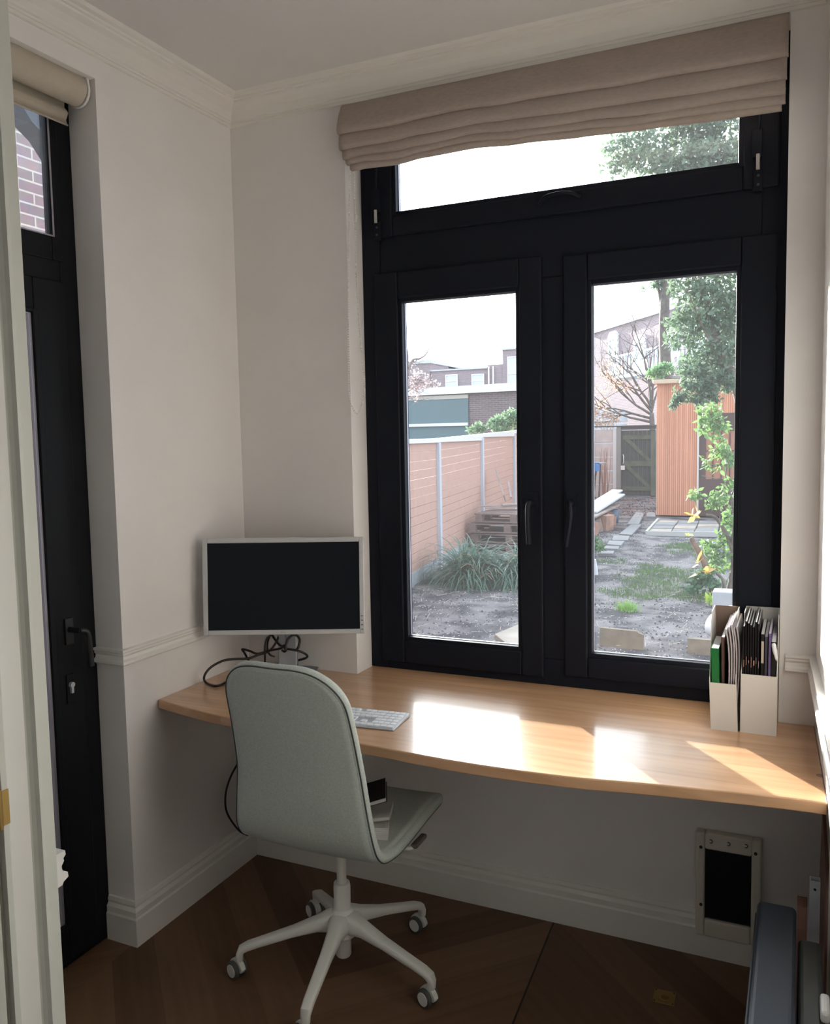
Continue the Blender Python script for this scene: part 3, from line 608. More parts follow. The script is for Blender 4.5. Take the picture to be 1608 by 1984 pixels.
for k in range(5):
    a = R(-7.5 + 72 * k); Mx = Matrix.Rotation(a, 4, 'Z')
    secs = [(.0, .165, .030, .028), (.04, .168, .032, .030), (.075, .160, .023, .022), (.15, .139, .0185, .0145), (.25, .111, .0165, .0125), (.285, .101, .016, .0125), (.303, .092, .0155, .012), (.310, .078, .013, .011), (.310, .058, .011, .010)]
    bm = BM(); rings = []
    for j, (rr, zz, hwid, hth) in enumerate(secs):
        if j < 6: up = Vector((0, 0, 1)); 
        elif j == 6: up = Vector((.75, 0, .65)).normalized()
        else: up = Vector((1, 0, .05)).normalized()
        ring = []
        for q in range(16):
            th = 2 * math.pi * q / 16; cx_, sy_ = math.cos(th), math.sin(th)
            sq = lambda t: math.copysign(abs(t) ** .6, t)
            ring.append(bm.verts.new(Mx @ (Vector((rr, 0, zz)) + Vector((0, 1, 0)) * hwid * sq(cx_) + up * hth * sq(sy_))))
        rings.append(ring)
    for r1, r2 in zip(rings, rings[1:]):
        for q in range(16): bm.faces.new((r1[q], r1[(q + 1) % 16], r2[(q + 1) % 16], r2[q]))
    bm.faces.new(rings[0][::-1]); bm.faces.new(rings[-1])
    obj('leg', bm, chw, CH, smooth=True, autosmooth=True, local=True)
    # caster: each with its own swivel
    sw = R([-22, -14, -30, -18, -26][k])
    C0 = Mx @ Vector((.310, 0, 0)); CM = Matrix.Translation(C0) @ Matrix.Rotation(sw, 4, 'Z')
    bm = BM(); tube(bm, [CM @ Vector((0, 0, .03)), CM @ Vector((0, 0, .064))], .0055, 10)
    hood = [(.032 * math.cos(R(t)) - .013, .0275 + .031 * math.sin(R(t))) for t in range(10, 181, 17)] + [(-.038, .030), (-.022, .022), (.012, .022)]
    prism(bm, hood, -.008, .008, 'y', CM)
    hd = obj('caster', bm, chw, CH, bevel=.002, local=True)
    for sd in (-1, 1):
        bm = BM(); c_ = [CM @ Vector((-.016, sd * y_, .0265)) for y_ in (.0085, .010, .019, .0215)]
        tube(bm, c_, [.0245, .0263, .0263, .0235], 24); whl = obj('wheel', bm, tyre, hd, smooth=True, autosmooth=True, local=True)
        bm = BM(); cyl(bm, CM @ Vector((-.016, sd * .0205, .0265)), CM @ Vector((-.016, sd * .0235, .0265)), .0190, 20)
        for v in bm.verts: pass
        o_ = obj('hubcap', bm, chw, hd, smooth=True, autosmooth=True, local=True)
# things lying on the seat
nb = mat('black_book_cover', (.010, .010, .011), .5); page = mat('paper_edge', (.60, .58, .55), .8, var=.15, scale=3, stretch=(1, 1, 200))
def bookbox(M, lx, ly, lz, cov, name, label, cat='notebook', pages=page, grp=None):
    t_ = bpy.data.objects.new(name, None); COL.objects.link(t_); t_.matrix_world = M; WM[t_.name] = M.copy(); tag(t_, label, cat, grp); t_.empty_display_size = .03
    bm = BM(); box(bm, 0, lx, 0, ly, 0, .0012); box(bm, 0, lx, 0, ly, lz - .0012, lz); box(bm, 0, .0012, 0, ly, 0, lz); obj('cover', bm, cov, t_, local=True, bevel=.0004)
    bm = BM(); box(bm, .0015, lx - .0025, .0025, ly - .0025, .0013, lz - .0013); obj('pages', bm, pages, t_, local=True)
    return t_
bookbox(Matrix.Translation((.745, -.635, .546)) @ Matrix.Rotation(R(24), 4, 'Z') @ Matrix.Rotation(R(-16), 4, 'Y') @ Matrix.Rotation(R(10), 4, 'X'), .15, .10, .014, nb, 'notebook', 'black notebook lying tilted on top of the papers on the chair seat')
bookbox(Matrix.Translation((.762, -.628, .522)) @ Matrix.Rotation(R(20), 4, 'Z') @ Matrix.Rotation(R(-7), 4, 'Y'), .135, .10, .010, page, 'booklet', 'thin pale booklet under the black notebook on the chair seat', 'booklet')
bm = BM(); box(bm, 0, .060, 0, .075, 0, .036); bmesh.ops.transform(bm, matrix=Matrix.Translation((.828, -.612, .4845)) @ Matrix.Rotation(R(24), 4, 'Z') @ Matrix.Rotation(R(4), 4, 'Y'), verts=bm.verts)
tag(obj('paper_pad', bm, page, bevel=.001), 'small block of white paper on the chair seat under the booklet', 'paper')
bm = BM(); box(bm, 0, .085, 0, .08, 0, .034); bmesh.ops.transform(bm, matrix=Matrix.Translation((.738, -.640, .484)) @ Matrix.Rotation(R(24), 4, 'Z'), verts=bm.verts)
tag(obj('green_box', bm, mat('dark_green_card', (.008, .035, .025), .5), bevel=.001), 'dark green small box beside the chair back on the seat', 'box')

# ================================================================ MAGAZINE FILES
cardw = mat('white_cardboard', (.68, .655, .62), .7); cardb = mat('brown_cardboard_inside', (.24, .17, .13), .8)
def mag_file(x0, x1, y0, y1, hf, hb, label, lean=0, mats=cardw):
    t_ = thing('magazine_file', label, 'magazine file', (x0, y0, DT), 0, 'white magazine files on the desk'); th = .0022; w_ = x1 - x0; d_ = y1 - y0
    def Lx(x, z): return x + lean * z
    def panel(pts3, name, m_=mats):
        bm = BM(); n_ = len(pts3) // 2; vs = [bm.verts.new((Lx(x, z), y, z)) for x, y, z in pts3]
        a, b = vs[:n_], vs[n_:]; bm.faces.new(a); bm.faces.new(b[::-1])
        for i in range(n_): bm.faces.new((a[i], b[i], b[(i + 1) % n_], a[(i + 1) % n_]))
        return obj(name, bm, m_, t_, local=True)
    side = [(0, 0), (d_, 0), (d_, hb), (d_ * .55, hb), (0, hf)]
    for nm, xx in (('side_panel', 0), ('side_panel', w_ - th)):
        panel([(xx, y, z) for y, z in side] + [(xx + th, y, z) for y, z in side], nm)
    panel([(th, 0, 0), (w_ - th, 0, 0), (w_ - th, 0, hf), (th, 0, hf)] + [(th, th, 0), (w_ - th, th, 0), (w_ - th, th, hf), (th, th, hf)], 'front_panel')
    panel([(th, d_ - th, 0), (w_ - th, d_ - th, 0), (w_ - th, d_ - th, hb), (th, d_ - th, hb)] + [(th, d_, 0), (w_ - th, d_, 0), (w_ - th, d_, hb), (th, d_, hb)], 'back_panel', cardb if mats is cardw and x0 < 1.75 else mats)
    bm = BM(); box(bm, th, w_ - th, th, d_ - th, 0.0002, th); obj('bottom_panel', bm, mats, t_, local=True)
    return t_
FA = (1.696, 1.768, -.137, .094); FB = (1.774, 1.8685, -.133, .094)
mag_file(*FA, .136, .315, 'narrower white magazine file holding a green book and loose papers', lean=-.04)
mag_file(*FB, .168, .318, 'wider white magazine file packed with black magazines near the window edge')
def standing(name, label, cat, x, thk, y0, y1, h, cov, lean=0, bend=0, pg=None, grp=None, z0=.0024, sp=None, curl=0):
    """an upright magazine or book: the spine faces the room"""
    t_ = thing(name, label, cat, (x, y0, DT + z0), 0, grp); n = 12
    def blk(xa, xb, ya, yb, za, zb, nm, m_):
        bm = BM(); rows_ = []
        ring = []
        for i in range(n + 1):
            z = za + (zb - za) * i / n; dx = lean * z + bend * math.sin(math.pi * z / h) + curl * max(0, (z / h - .75) / .25) ** 2
            ring.append([bm.verts.new(p_) for p_ in ((xa + dx, ya, z), (xb + dx, ya, z), (xb + dx, yb, z), (xa + dx, yb, z))])
        for a, b in zip(ring, ring[1:]):
            for i in range(4): bm.faces.new((a[i], a[(i + 1) % 4], b[(i + 1) % 4], b[i]))
        bm.faces.new(ring[0][::-1]); bm.faces.new(ring[-1])
        obj(nm, bm, m_, t_, local=True)
    D_ = y1 - y0
    blk(0, .0007, 0, D_, 0, h, 'cover', cov); blk(thk - .0007, thk, 0, D_, 0, h, 'cover', cov); blk(0, thk, 0, .0008, 0, h, 'spine', sp or cov)
    blk(.0008, thk - .0008, .001, D_ - .002, .001, h - .0012, 'pages', pg or page)
    return t_
pw_ = mat('white_pages', (.74, .74, .74), .8)
standing('book', 'thick green book at the left of the narrower magazine file', 'book', 1.7005, .021, -.131, .03, .232, mat('green_cover', (.012, .16, .040), .35), lean=-.03, pg=pw_)
standing('book', 'dark brown notebook beside the green book in the narrower file', 'book', 1.7235, .009, -.115, .085, .262, mat('brown_cover', (.11, .055, .045), .5), lean=-.015, pg=pw_)
greyp = mat('grey_lilac_cover', (.50, .46, .48), .6); 
for i in range(5):
    standing('magazine', ['pale magazine right beside the brown notebook, bending to the right', 'second pale bending magazine from the brown notebook', 'middle one of the five pale bending magazines in the narrower file', 'fourth pale bending magazine from the brown notebook', 'rightmost pale bending magazine in the narrower file'][i], 'magazine', 1.7335 + i * .0052, .0045, -.128 + i * .003, .088, .288 + .006 * (i % 3), greyp, lean=.010 + .006 * i, bend=.006, pg=pw_, grp='pale magazines in the narrower file', curl=-.006)
black_cov = mat('glossy_black_cover', (.012, .011, .012), .22)
names = ['leftmost', 'second', 'third', 'fourth', 'fifth', 'sixth', 'seventh']
for i in range(7):
    mg = standing('magazine', '%s black spined magazine counted from the left in the wider file' % names[i], 'magazine', 1.7785 + i * .0064, .0056, -.128, .088, .300 + .005 * ((i * 3) % 4), black_cov, lean=-.006, pg=pw_, grp='black magazines in the wider file')
    bm = BM(); box(bm, .0022, .0032 + .0012 * (i == 4), -.0004, 0, .185 + .006 * (i % 3), .205 + .010 * (i % 2)); obj('spine_mark', bm, mat('pink_spine_print', (.55, .30, .26), .5), mg, local=True)
mg = standing('binder', 'black folder with a pale square spine label in the wider file', 'folder', 1.8245, .0095, -.128, .088, .282, black_cov, pg=pw_)
bm = BM(); box(bm, .0015, .008, -.0005, 0, .20, .262); obj('spine_label', bm, mat('tan_label', (.42, .36, .30), .6), mg, local=True)
standing('magazine', 'dark charcoal magazine between the labelled folder and the purple one', 'magazine', 1.8345, .008, -.127, .088, .275, mat('charcoal_cover', (.035, .035, .05), .4), pg=pw_)
standing('magazine', 'purple magazine in the right half of the wider file', 'magazine', 1.8433, .007, -.128, .088, .285, mat('purple_cover', (.13, .09, .24), .35), lean=.004, pg=pw_)
standing('magazine', 'black magazine with curling white page corner at the right end of the wider file', 'magazine', 1.8515, .0125, -.126, .088, .262, black_cov, pg=pw_)
bm = BM(); tube(bm, smooth_path([(1.857, -.13, DT + .262), (1.862, -.136, DT + .235), (1.866, -.132, DT + .214)], 4), [.004, .006, .006, .006, .005, .004, .004, .003, .002][:9], 8)
tag(obj('paper_roll', bm, pw_, smooth=True), 'small curled white paper hanging over the front of the wider file', 'paper')
# ================================================================ GARDEN
G = -.10
rnd = random.Random(11)
soil = mat('sandy_soil', (.18, .16, .158), .95, col2=(.04, .036, .04), scale=3.2, bump=1.0, bscale=40, detail=12, lo=.38, hi=.62)
# ground sheet with humps and clods
def gh(x, y):
    h = .035 * noise.noise((x * .7, y * .7, 0)) + .02 * noise.noise((x * 3.1, y * 3.1, 4))
    if y < 12: h += .014 * noise.noise((x * 13, y * 13, 9))
    return h
vs, fs = [], []; xs = [-9 + .0 + i * .09 for i in range(150)]; ys = []; y = .2
while y < 21.5: ys.append(y); y += .05 + y * .006
for yy in ys:
    for xx in xs: vs.append((xx, yy, G + gh(xx, yy) * min(1, (yy - .2) / 1.5) - .03))
nx = len(xs)
for j in range(len(ys) - 1):
    for i in range(nx - 1): a = j * nx + i; fs.append((a, a + 1, a + nx + 1, a + nx))
mesh_obj('garden_ground', vs, fs, soil, smooth=True, kind='structure')
bm = BM(); box(bm, -60, 40, 21.4, 90, G - .3, G - .06); box(bm, -60, -9, -4, 21.4, G - .3, G - .06); box(bm, -9, 5, -4, .25, G - .3, G - .06); obj('far_ground', bm, mat('far_ground', (.16, .17, .14), .95), kind='structure')
def blades(pts, hgt, wdt, spread=.5, rr=rnd):
    vs, fs = [], []
    for (x, y, z, s) in pts:
        a = rr.uniform(0, 6.28); h = hgt * s * rr.uniform(.6, 1.3); lx, ly = math.cos(a), math.sin(a); b = rr.uniform(0, 6.28); sp_ = spread * h * rr.uniform(.3, 1)
        i = len(vs); vs += [(x - lx * wdt, y - ly * wdt, z), (x + lx * wdt, y + ly * wdt, z), (x + math.cos(b) * sp_, y + math.sin(b) * sp_, z + h)]; fs.append((i, i + 1, i + 2))
    return vs, fs
grass_m = mat('short_grass', (.12, .20, .07), .8, translucent=.3, col2=(.07, .12, .05), scale=5)
pts = []
for _ in range(60000):
    x = rnd.uniform(-1.2, 2.2); y = rnd.uniform(5.0, 12.5)
    d = noise.noise((x * 1.3, y * 1.0, 3)) + .5 * noise.noise((x * 5, y * 4, 8)) - .9 * max(0, 6.6 - y) - .35 * max(0, y - 9.5) - .5 * max(0, .25 - x) + .12
    if d > .05 + rnd.uniform(0, .25): pts.append((x, y, G - .03 + gh(x, y), 1))
v_, f_ = blades(pts, .045, .0035); tag(mesh_obj('grass', v_, f_, grass_m), 'patchy short green grass growing over the sandy garden soil', 'grass', kind='stuff')
# clods, stones, litter
lit_m = mat('dark_clods', (.07, .062, .062), .95); vs, fs = [], []
for _ in range(14000):
    x = rnd.uniform(-2.2, 2.0); y = rnd.uniform(3.2, 14)
    if x < -2.1 - .15 * (y - 6) : continue
    if noise.noise((x * 1.5, y * 1.5, 20)) + (.25 if y < 6.3 else 0) < rnd.uniform(-.1, .4): continue
    r = rnd.uniform(.006, .018); z = G - .032 + gh(x, y); i = len(vs); a = rnd.uniform(0, 6)
    vs += [(x + r * math.cos(a + k * 2.1) * rnd.uniform(.6, 1.3), y + r * math.sin(a + k * 2.1), z) for k in range(3)] + [(x, y, z + r * rnd.uniform(.5, 1.1))]
    fs += [(i, i + 1, i + 3), (i + 1, i + 2, i + 3), (i + 2, i, i + 3)]
tag(mesh_obj('soil_clods', vs, fs, lit_m), 'loose dark clods and crumbs scattered over the garden soil', 'soil', kind='stuff')
vs, fs = [], []
for _ in range(5000):
    x = rnd.uniform(-2.0, 2.0); y = rnd.uniform(3.2, 12)
    if x < -2.0 - .15 * (y - 6): continue
    r = rnd.uniform(.003, .009); z = G - .028 + gh(x, y); i = len(vs); a = rnd.uniform(0, 6)
    vs += [(x + r * math.cos(a + k * 2.1), y + r * math.sin(a + k * 2.1), z) for k in range(3)] + [(x, y, z + r)]; fs += [(i, i + 1, i + 3), (i + 1, i + 2, i + 3), (i + 2, i, i + 3)]
tag(mesh_obj('pebbles', vs, fs, mat('pale_pebbles', (.50, .48, .47), .8)), 'tiny pale pebbles and crumbs sprinkled on the soil', 'pebbles', kind='stuff')
tw = mat('pale_twigs', (.42, .37, .30), .8); bm = BM()
for _ in range(420):
    x = rnd.uniform(-2.0, 1.9); y = rnd.uniform(3.1, 9) ** 1; a = rnd.uniform(0, 3.14); l = rnd.uniform(.03, .13); z = G - .015 + gh(x, y)
    if x < -2.0 - .15 * (y - 6): continue
    tube(bm, [(x, y, z), (x + l * math.cos(a), y + l * math.sin(a), z + rnd.uniform(0, .03))], .0022, 3)
tag(obj('twig_litter', bm, tw), 'pale dry twigs and straw littering the soil', 'twigs', kind='stuff')

# ---- wooden fence on the left
fen_m = wood_mat('pinkish_fence_boards', (.50, .295, .225), (.45, .255, .195), board=9, rough=.8, axis='xz', seam=0, knots=4.2, grain=.5)
conc = mat('grey_concrete', (.34, .36, .37), .85, var=.1, scale=6); post_m = mat('pale_grey_post', (.47, .48, .52), .6)
def fx(y): return -2.16 - .15 * (y - 6.07)
def fzt(y): return 1.585 + max(0, y - 7.3) * .019
fe = thing('wooden_fence', 'pinkish horizontal board fence with pale grey posts and white cap along the left', 'fence', (fx(9), 9, G))
ang = math.atan2(1, -.15) - math.pi / 2
posts = [4.6, 7.40, 10.17, 13.3, 16.6, 20.2]
def fbox(bm, y0, y1, z0, z1, t0, t1, zt0=None, zt1=None):
    a0, a1 = fx(y0), fx(y1); Z0 = zt0 if zt0 is not None else z1; Z1 = zt1 if zt1 is not None else z1
    p_ = [(a0 + t0, y0, z0), (a0 + t1, y0, z0), (a1 + t1, y1, z0), (a1 + t0, y1, z0), (a0 + t0, y0, Z0), (a0 + t1, y0, Z0), (a1 + t1, y1, Z1), (a1 + t0, y1, Z1)]
    v = [bm.verts.new(q) for q in p_]
    for f in ((0, 1, 2, 3), (7, 6, 5, 4), (0, 4, 5, 1), (1, 5, 6, 2), (2, 6, 7, 3), (3, 7, 4, 0)): bm.faces.new([v[i] for i in f])
ends = [2.2] + posts
for a, b in zip(ends, ends[1:]):
    bm = BM(); n = 14
    for k in range(n):
        zz = lambda y, k: .03 + (fzt(y) - .05 - .03) * k / n
        p0, p1 = a, b
        fbox(bm, p0, p1, 0, 0, -.03, -.005 + .002 * (k % 2)); bm.verts.ensure_lookup_table(); v = bm.verts[-8:]
        for q, (yy, kk) in zip(v, [(p0, k)] * 2 + [(p1, k)] * 2 + [(p0, k + 1)] * 2 + [(p1, k + 1)] * 2): q.co.z = zz(yy, kk) + (.0025 if kk == k else -.0025)
    obj('board_panel', bm, fen_m, fe)
    bm = BM(); fbox(bm, a, b, G - .15, .03, -.04, .006); obj('concrete_base', bm, conc, fe)
    bm = BM(); fbox(bm, a, b, fzt(a) - .05, 0, -.05, .03, fzt(a), fzt(b)); obj('cap_board', bm, mat('white_cap', (.66, .62, .58), .6), fe)
for y0 in posts[:-1]:
    bm = BM(); fbox(bm, y0 - .035, y0 + .055, G - .2, fzt(y0) - .055, -.01, .045); obj('post', bm, post_m, fe, bevel=.006)

# ---- lily clump by the fence
lily_m = mat('strap_leaves', (.10, .19, .12), .5, translucent=.3, col2=(.05, .11, .08), scale=14)
def straps(cx, cy, n, ln, rad, seed, zb=G):
    r_ = random.Random(seed); vs, fs = [], []
    for _ in range(n):
        a = r_.uniform(0, 6.28); e = r_.uniform(.55, 1.5); l = ln * r_.uniform(.55, 1.1); w0 = r_.uniform(.008, .014)
        bx_, by_ = cx + rad * r_.uniform(-1, 1), cy + rad * r_.uniform(-1, 1); d = Vector((math.cos(a), math.sin(a), 0)); s_ = Vector((-d.y, d.x, 0)); p = Vector((bx_, by_, zb - .03)); pr_ = None
        for k in range(7):
            w1_ = w0 * (1 - (k / 6) ** 2 * .9); q = (p - s_ * w1_, p + s_ * w1_); i = len(vs); vs += [tuple(q[0]), tuple(q[1])]
            if k: fs.append((i - 2, i - 1, i + 1, i))
            ee = e - k * .33 * (1.5 - e * .4); p = p + (d * math.cos(ee) + Vector((0, 0, 1)) * math.sin(ee)) * l / 6; p.x = max(p.x, fx(p.y) + .06)
    return vs, fs
lc = thing('lily_clump', 'big clump of green strap leaves at the foot of the wooden fence', 'plant', (-1.55, 6.65, G))
v_, f_ = straps(-1.62, 6.65, 620, .85, .17, 1); mesh_obj('foliage', v_, f_, lily_m, lc)
v_, f_ = straps(-1.16, 6.75, 560, .74, .22, 2); mesh_obj('foliage', v_, f_, lily_m, lc)
bm = BM()
for k in range(12):
    a = rnd.uniform(0, 6.28); x = -1.5 + rnd.uniform(-.25, .3); y = 6.45 + rnd.uniform(-.1, .1); l = rnd.uniform(.15, .42)
    tube(bm, smooth_path([(x, y, G), (x + .4 * l * math.cos(a), y - .1, G + l * .9), (x + l * math.cos(a), y - .14, G + l * rnd.uniform(.3, .9))], 3), .0035, 4)
obj('dry_stalk', bm, mat('dry_stalks', (.42, .30, .20), .8), lc)['kind'] = 'stuff'

# ---- generic leaf cloud: (u, v) from the photo measured at distance Y, radius in photo points
def leaf_cloud(blobs, n, size, seed, droop=0, squash=1):
    r_ = random.Random(seed); vs, fs = [], []; tot = sum(b[3] ** 2 * (b[4] if len(b) > 4 else 1) for b in blobs)
    for b in blobs:
        c = at(b[0], b[1], b[2]); r = b[3] * (b[2] - CAM.y) / FPX; k = int(n * b[3] ** 2 * (b[4] if len(b) > 4 else 1) / tot)
        for _ in range(k):
            while True:
                p = Vector((r_.uniform(-1, 1), r_.uniform(-1, 1), r_.uniform(-1, 1)))
                if p.length <= 1: break
            q = c + Vector((p.x * r, p.y * r * 1.1, p.z * r * squash))
            if noise.noise(q * (1.6 / max(.25, r))) < -.04 + r_.uniform(-.16, .12): continue
            s_ = size * r_.uniform(.6, 1.4); a = Vector((r_.gauss(0, 1), r_.gauss(0, 1), r_.gauss(0, 1) - droop)).normalized(); t_ = a.orthogonal().normalized(); t_.rotate(Matrix.Rotation(r_.uniform(0, 6.28), 3, a))
            i = len(vs); vs += [tuple(q), tuple(q + a * s_ * .5 + t_ * s_ * .24), tuple(q + a * s_), tuple(q + a * s_ * .5 - t_ * s_ * .24)]; fs.append((i, i + 1, i + 2, i + 3))
    return vs, fs
def branch(bm, pxs, r0, r1, sub=4, n=7):
    pts = [at(*q) for q in pxs]; P_ = smooth_path(pts, sub); k = len(P_)
    tube(bm, P_, [r0 + (r1 - r0) * i / (k - 1) for i in range(k)], n); return P_
bark = mat('grey_brown_bark', (.13, .105, .09), .9, var=.25, scale=12, bump=.6)
bark2 = mat('reddish_bark', (.17, .11, .085), .85, var=.2, scale=14, bump=.4)
# big evergreen over the shed
ev = thing('evergreen_tree', 'large dark evergreen tree leaning over the shed at the right', 'tree', at(1470, 1000, 12.5))
bm = BM(); branch(bm, [(1475, 990, 12.5), (1450, 850, 12.5), (1425, 748, 12.5), (1398, 680, 12.5), (1372, 600, 12.6), (1352, 520, 12.7), (1335, 420, 12.7), (1320, 300, 12.8)], .10, .035); branch(bm, [(1450, 850, 12.6), (1430, 700, 12.9), (1405, 600, 13), (1385, 520, 13), (1380, 400, 13)], .07, .03)
branch(bm, [(1398, 680, 12.5), (1370, 650, 12.4), (1330, 560, 12.3)], .035, .012); branch(bm, [(1425, 748, 12.5), (1370, 740, 12.2), (1320, 752, 12), (1296, 790, 11.9)], .03, .008)
obj('trunk', bm, bark2, ev, smooth=True)
ever_m = mat('evergreen_leaves', (.15, .22, .13), .4, translucent=.35, col2=(.04, .075, .045), scale=5)
v_, f_ = leaf_cloud([(1400, 560, 12.7, 62), (1365, 600, 12.5, 52), (1340, 550, 12.6, 44), (1330, 640, 12.4, 42), (1400, 660, 12.6, 50), (1372, 690, 12.5, 42), (1345, 715, 12.3, 32), (1415, 720, 12.6, 36), (1440, 620, 12.9, 60), (1460, 500, 12.9, 70)], 15000, .10, 3, .3)
mesh_obj('foliage', v_, f_, ever_m, ev)
v_, f_ = leaf_cloud([(1200, 300, 12.7, 34, .7), (1250, 300, 12.7, 48), (1320, 300, 12.7, 60), (1390, 310, 12.7, 60), (1440, 330, 12.7, 60), (1300, 400, 12.7, 50), (1390, 440, 12.8, 70), (1180, 325, 12.7, 18, .6), (1235, 260, 12.7, 30, .6), (1340, 230, 12.8, 55), (1440, 220, 12.8, 60)], 24000, .10, 4, .3)
mesh_obj('foliage', v_, f_, ever_m, ev)
v_, f_ = leaf_cloud([(1345, 752, 12.1, 26), (1375, 745, 12.2, 26), (1320, 762, 12, 18), (1355, 775, 12, 14), (1300, 785, 11.9, 9), (1310, 772, 11.9, 9), (1400, 735, 12.3, 24), (1385, 765, 12.1, 14)], 5200, .07, 5, .7)
mesh_obj('foliage', v_, f_, ever_m, ev)
# ivy trunk behind the shed
iv = thing('tall_tree', 'tall bare tree trunk with a bushy top rising behind the shed', 'tree', at(1288, 960, 17.5))
bm = BM(); branch(bm, [(1290, 960, 17.5), (1290, 740, 17.5), (1287, 640, 17.5), (1290, 540, 17.5), (1294, 440, 17.5)], .15, .09); branch(bm, [(1287, 620, 17.5), (1278, 570, 17.5), (1270, 530, 17.5)], .05, .02)
branch(bm, [(1290, 580, 17.5), (1302, 560, 17.5), (1308, 530, 17.5)], .04, .015); obj('trunk', bm, bark, iv, smooth=True)
iv_m = mat('ivy_leaves', (.13, .19, .12), .5, translucent=.35)
v_, f_ = leaf_cloud([(1278, 545, 17.5, 16), (1292, 530, 17.5, 18), (1300, 560, 17.5, 8, .4), (1268, 550, 17.5, 7, .5), (1246, 565, 17.5, 5, .8), (1290, 480, 17.5, 40), (1282, 590, 17.5, 7, .3)], 3200, .09, 6); mesh_obj('foliage', v_, f_, iv_m, iv)
bsh = thing('ivy_bush', 'small bright green bush on the corner of the shed roof', 'bush', at(1285, 735, 16.6))
v_, f_ = leaf_cloud([(1278, 722, 16.6, 16), (1292, 715, 16.6, 12), (1262, 722, 16.6, 8, .7)], 900, .09, 8); mesh_obj('foliage', v_, f_, mat('bush_green', (.16, .29, .13), .5, translucent=.35), bsh)
bm = BM(); branch(bm, [(1286, 770, 17.3), (1285, 735, 17.0), (1280, 722, 16.6)], .02, .008); obj('stem', bm, bark, bsh)
# bare beech with rusty leaves
be = thing('bare_tree', 'spreading bare tree with a few rusty leaves behind the concrete fence', 'tree', at(1268, 962, 20.9))
bm = BM(); r_ = random.Random(5)
branch(bm, [(1266, 962, 20.9), (1265, 860, 20.9), (1262, 800, 20.9)], .09, .07)
tips = []
def grow(p, d, l, r, dep):
    pts = [p]; q = p.copy(); dd = d.copy()
    for k in range(4):
        dd = (dd + Vector((r_.gauss(0, .12), r_.gauss(0, .10), r_.gauss(0, .10) + .03))).normalized(); q = q + dd * l / 4; pts.append(q.copy())
    tube(bm, pts, [r * (1 - .55 * k / 4) for k in range(5)], 4 if dep > 1 else 6, caps=False)
    if dep >= 4: tips.extend(pts[1:]); return
    for k in range(3 if dep < 2 else 2):
        b = pts[r_.choice((2, 3, 4))]; nd = (dd + Vector((r_.gauss(0, .55), r_.gauss(0, .3), r_.gauss(0, .4)))).normalized(); grow(b, nd, l * r_.uniform(.6, .85), r * .52, dep + 1)
    if dep > 0: tips.extend(pts[2:])
B0 = at(1262, 800, 20.9)
for k in range(7): grow(B0 + Vector((0, 0, -.25 + .1 * k)), Vector((-1.3 + .22 * k, r_.uniform(-.2, .2), .28 + .17 * k)).normalized(), r_.uniform(.95, 1.2), .042, 0)
for k in range(3): grow(B0, Vector((.1 * k - .1, .1, 1)).normalized(), 1.2, .035, 1)
obj('branches', bm, bark, be, smooth=True)
vs, fs = [], []
for _ in range(6500):
    q = r_.choice(tips) + Vector((r_.gauss(0, .05), r_.gauss(0, .05), r_.gauss(0, .05)))
    if r_.random() < (q.z - 1.9) * .55: continue
    a = Vector((r_.gauss(0, 1), r_.gauss(0, 1), r_.gauss(0, 1))).normalized(); t_ = a.orthogonal().normalized(); s_ = .085 * r_.uniform(.6, 1.2); i = len(vs)
    vs += [tuple(q), tuple(q + a * s_ * .5 + t_ * s_ * .25), tuple(q + a * s_), tuple(q + a * s_ * .5 - t_ * s_ * .25)]; fs.append((i, i + 1, i + 2, i + 3))
mesh_obj('dry_leaves', vs, fs, mat('rusty_leaves', (.50, .32, .22), .7, translucent=.4), be)
# tangled bare tree beyond the fence on the left
tb_ = thing('bare_tree', 'tangle of pale bare twigs beyond the fence at the far left', 'tree', at(776, 975, 18.5))
bm = BM(); r_ = random.Random(9); tips = []
branch(bm, [(776, 975, 18.5), (782, 800, 18.5), (786, 740, 18.5)], .10, .06); branch(bm, [(786, 740, 18.5), (798, 700, 18.5), (812, 695, 18.5), (824, 688, 18.5), (832, 674, 18.5)], .04, .012); branch(bm, [(786, 740, 18.5), (790, 690, 18.5), (784, 665, 18.5)], .04, .012)
for k in range(9): grow(at(784, 770 - 8 * k, 18.5), Vector((1, r_.uniform(-.2, .2), r_.uniform(-.5, .5))).normalized(), r_.uniform(.35, .55), .016, 1)
obj('branches', bm, mat('pale_bark', (.24, .20, .19), .9), tb_, smooth=True)
v_, f_ = leaf_cloud([(800, 735, 18.5, 24, .8), (820, 742, 18.5, 20, .7), (790, 705, 18.5, 12, .5), (842, 742, 18.5, 12, .5), (800, 765, 18.5, 14, .5)], 900, .09, 31); mesh_obj('dry_leaves', v_, f_, mat('pale_pink_leaves', (.45, .36, .36), .7, translucent=.4), tb_)
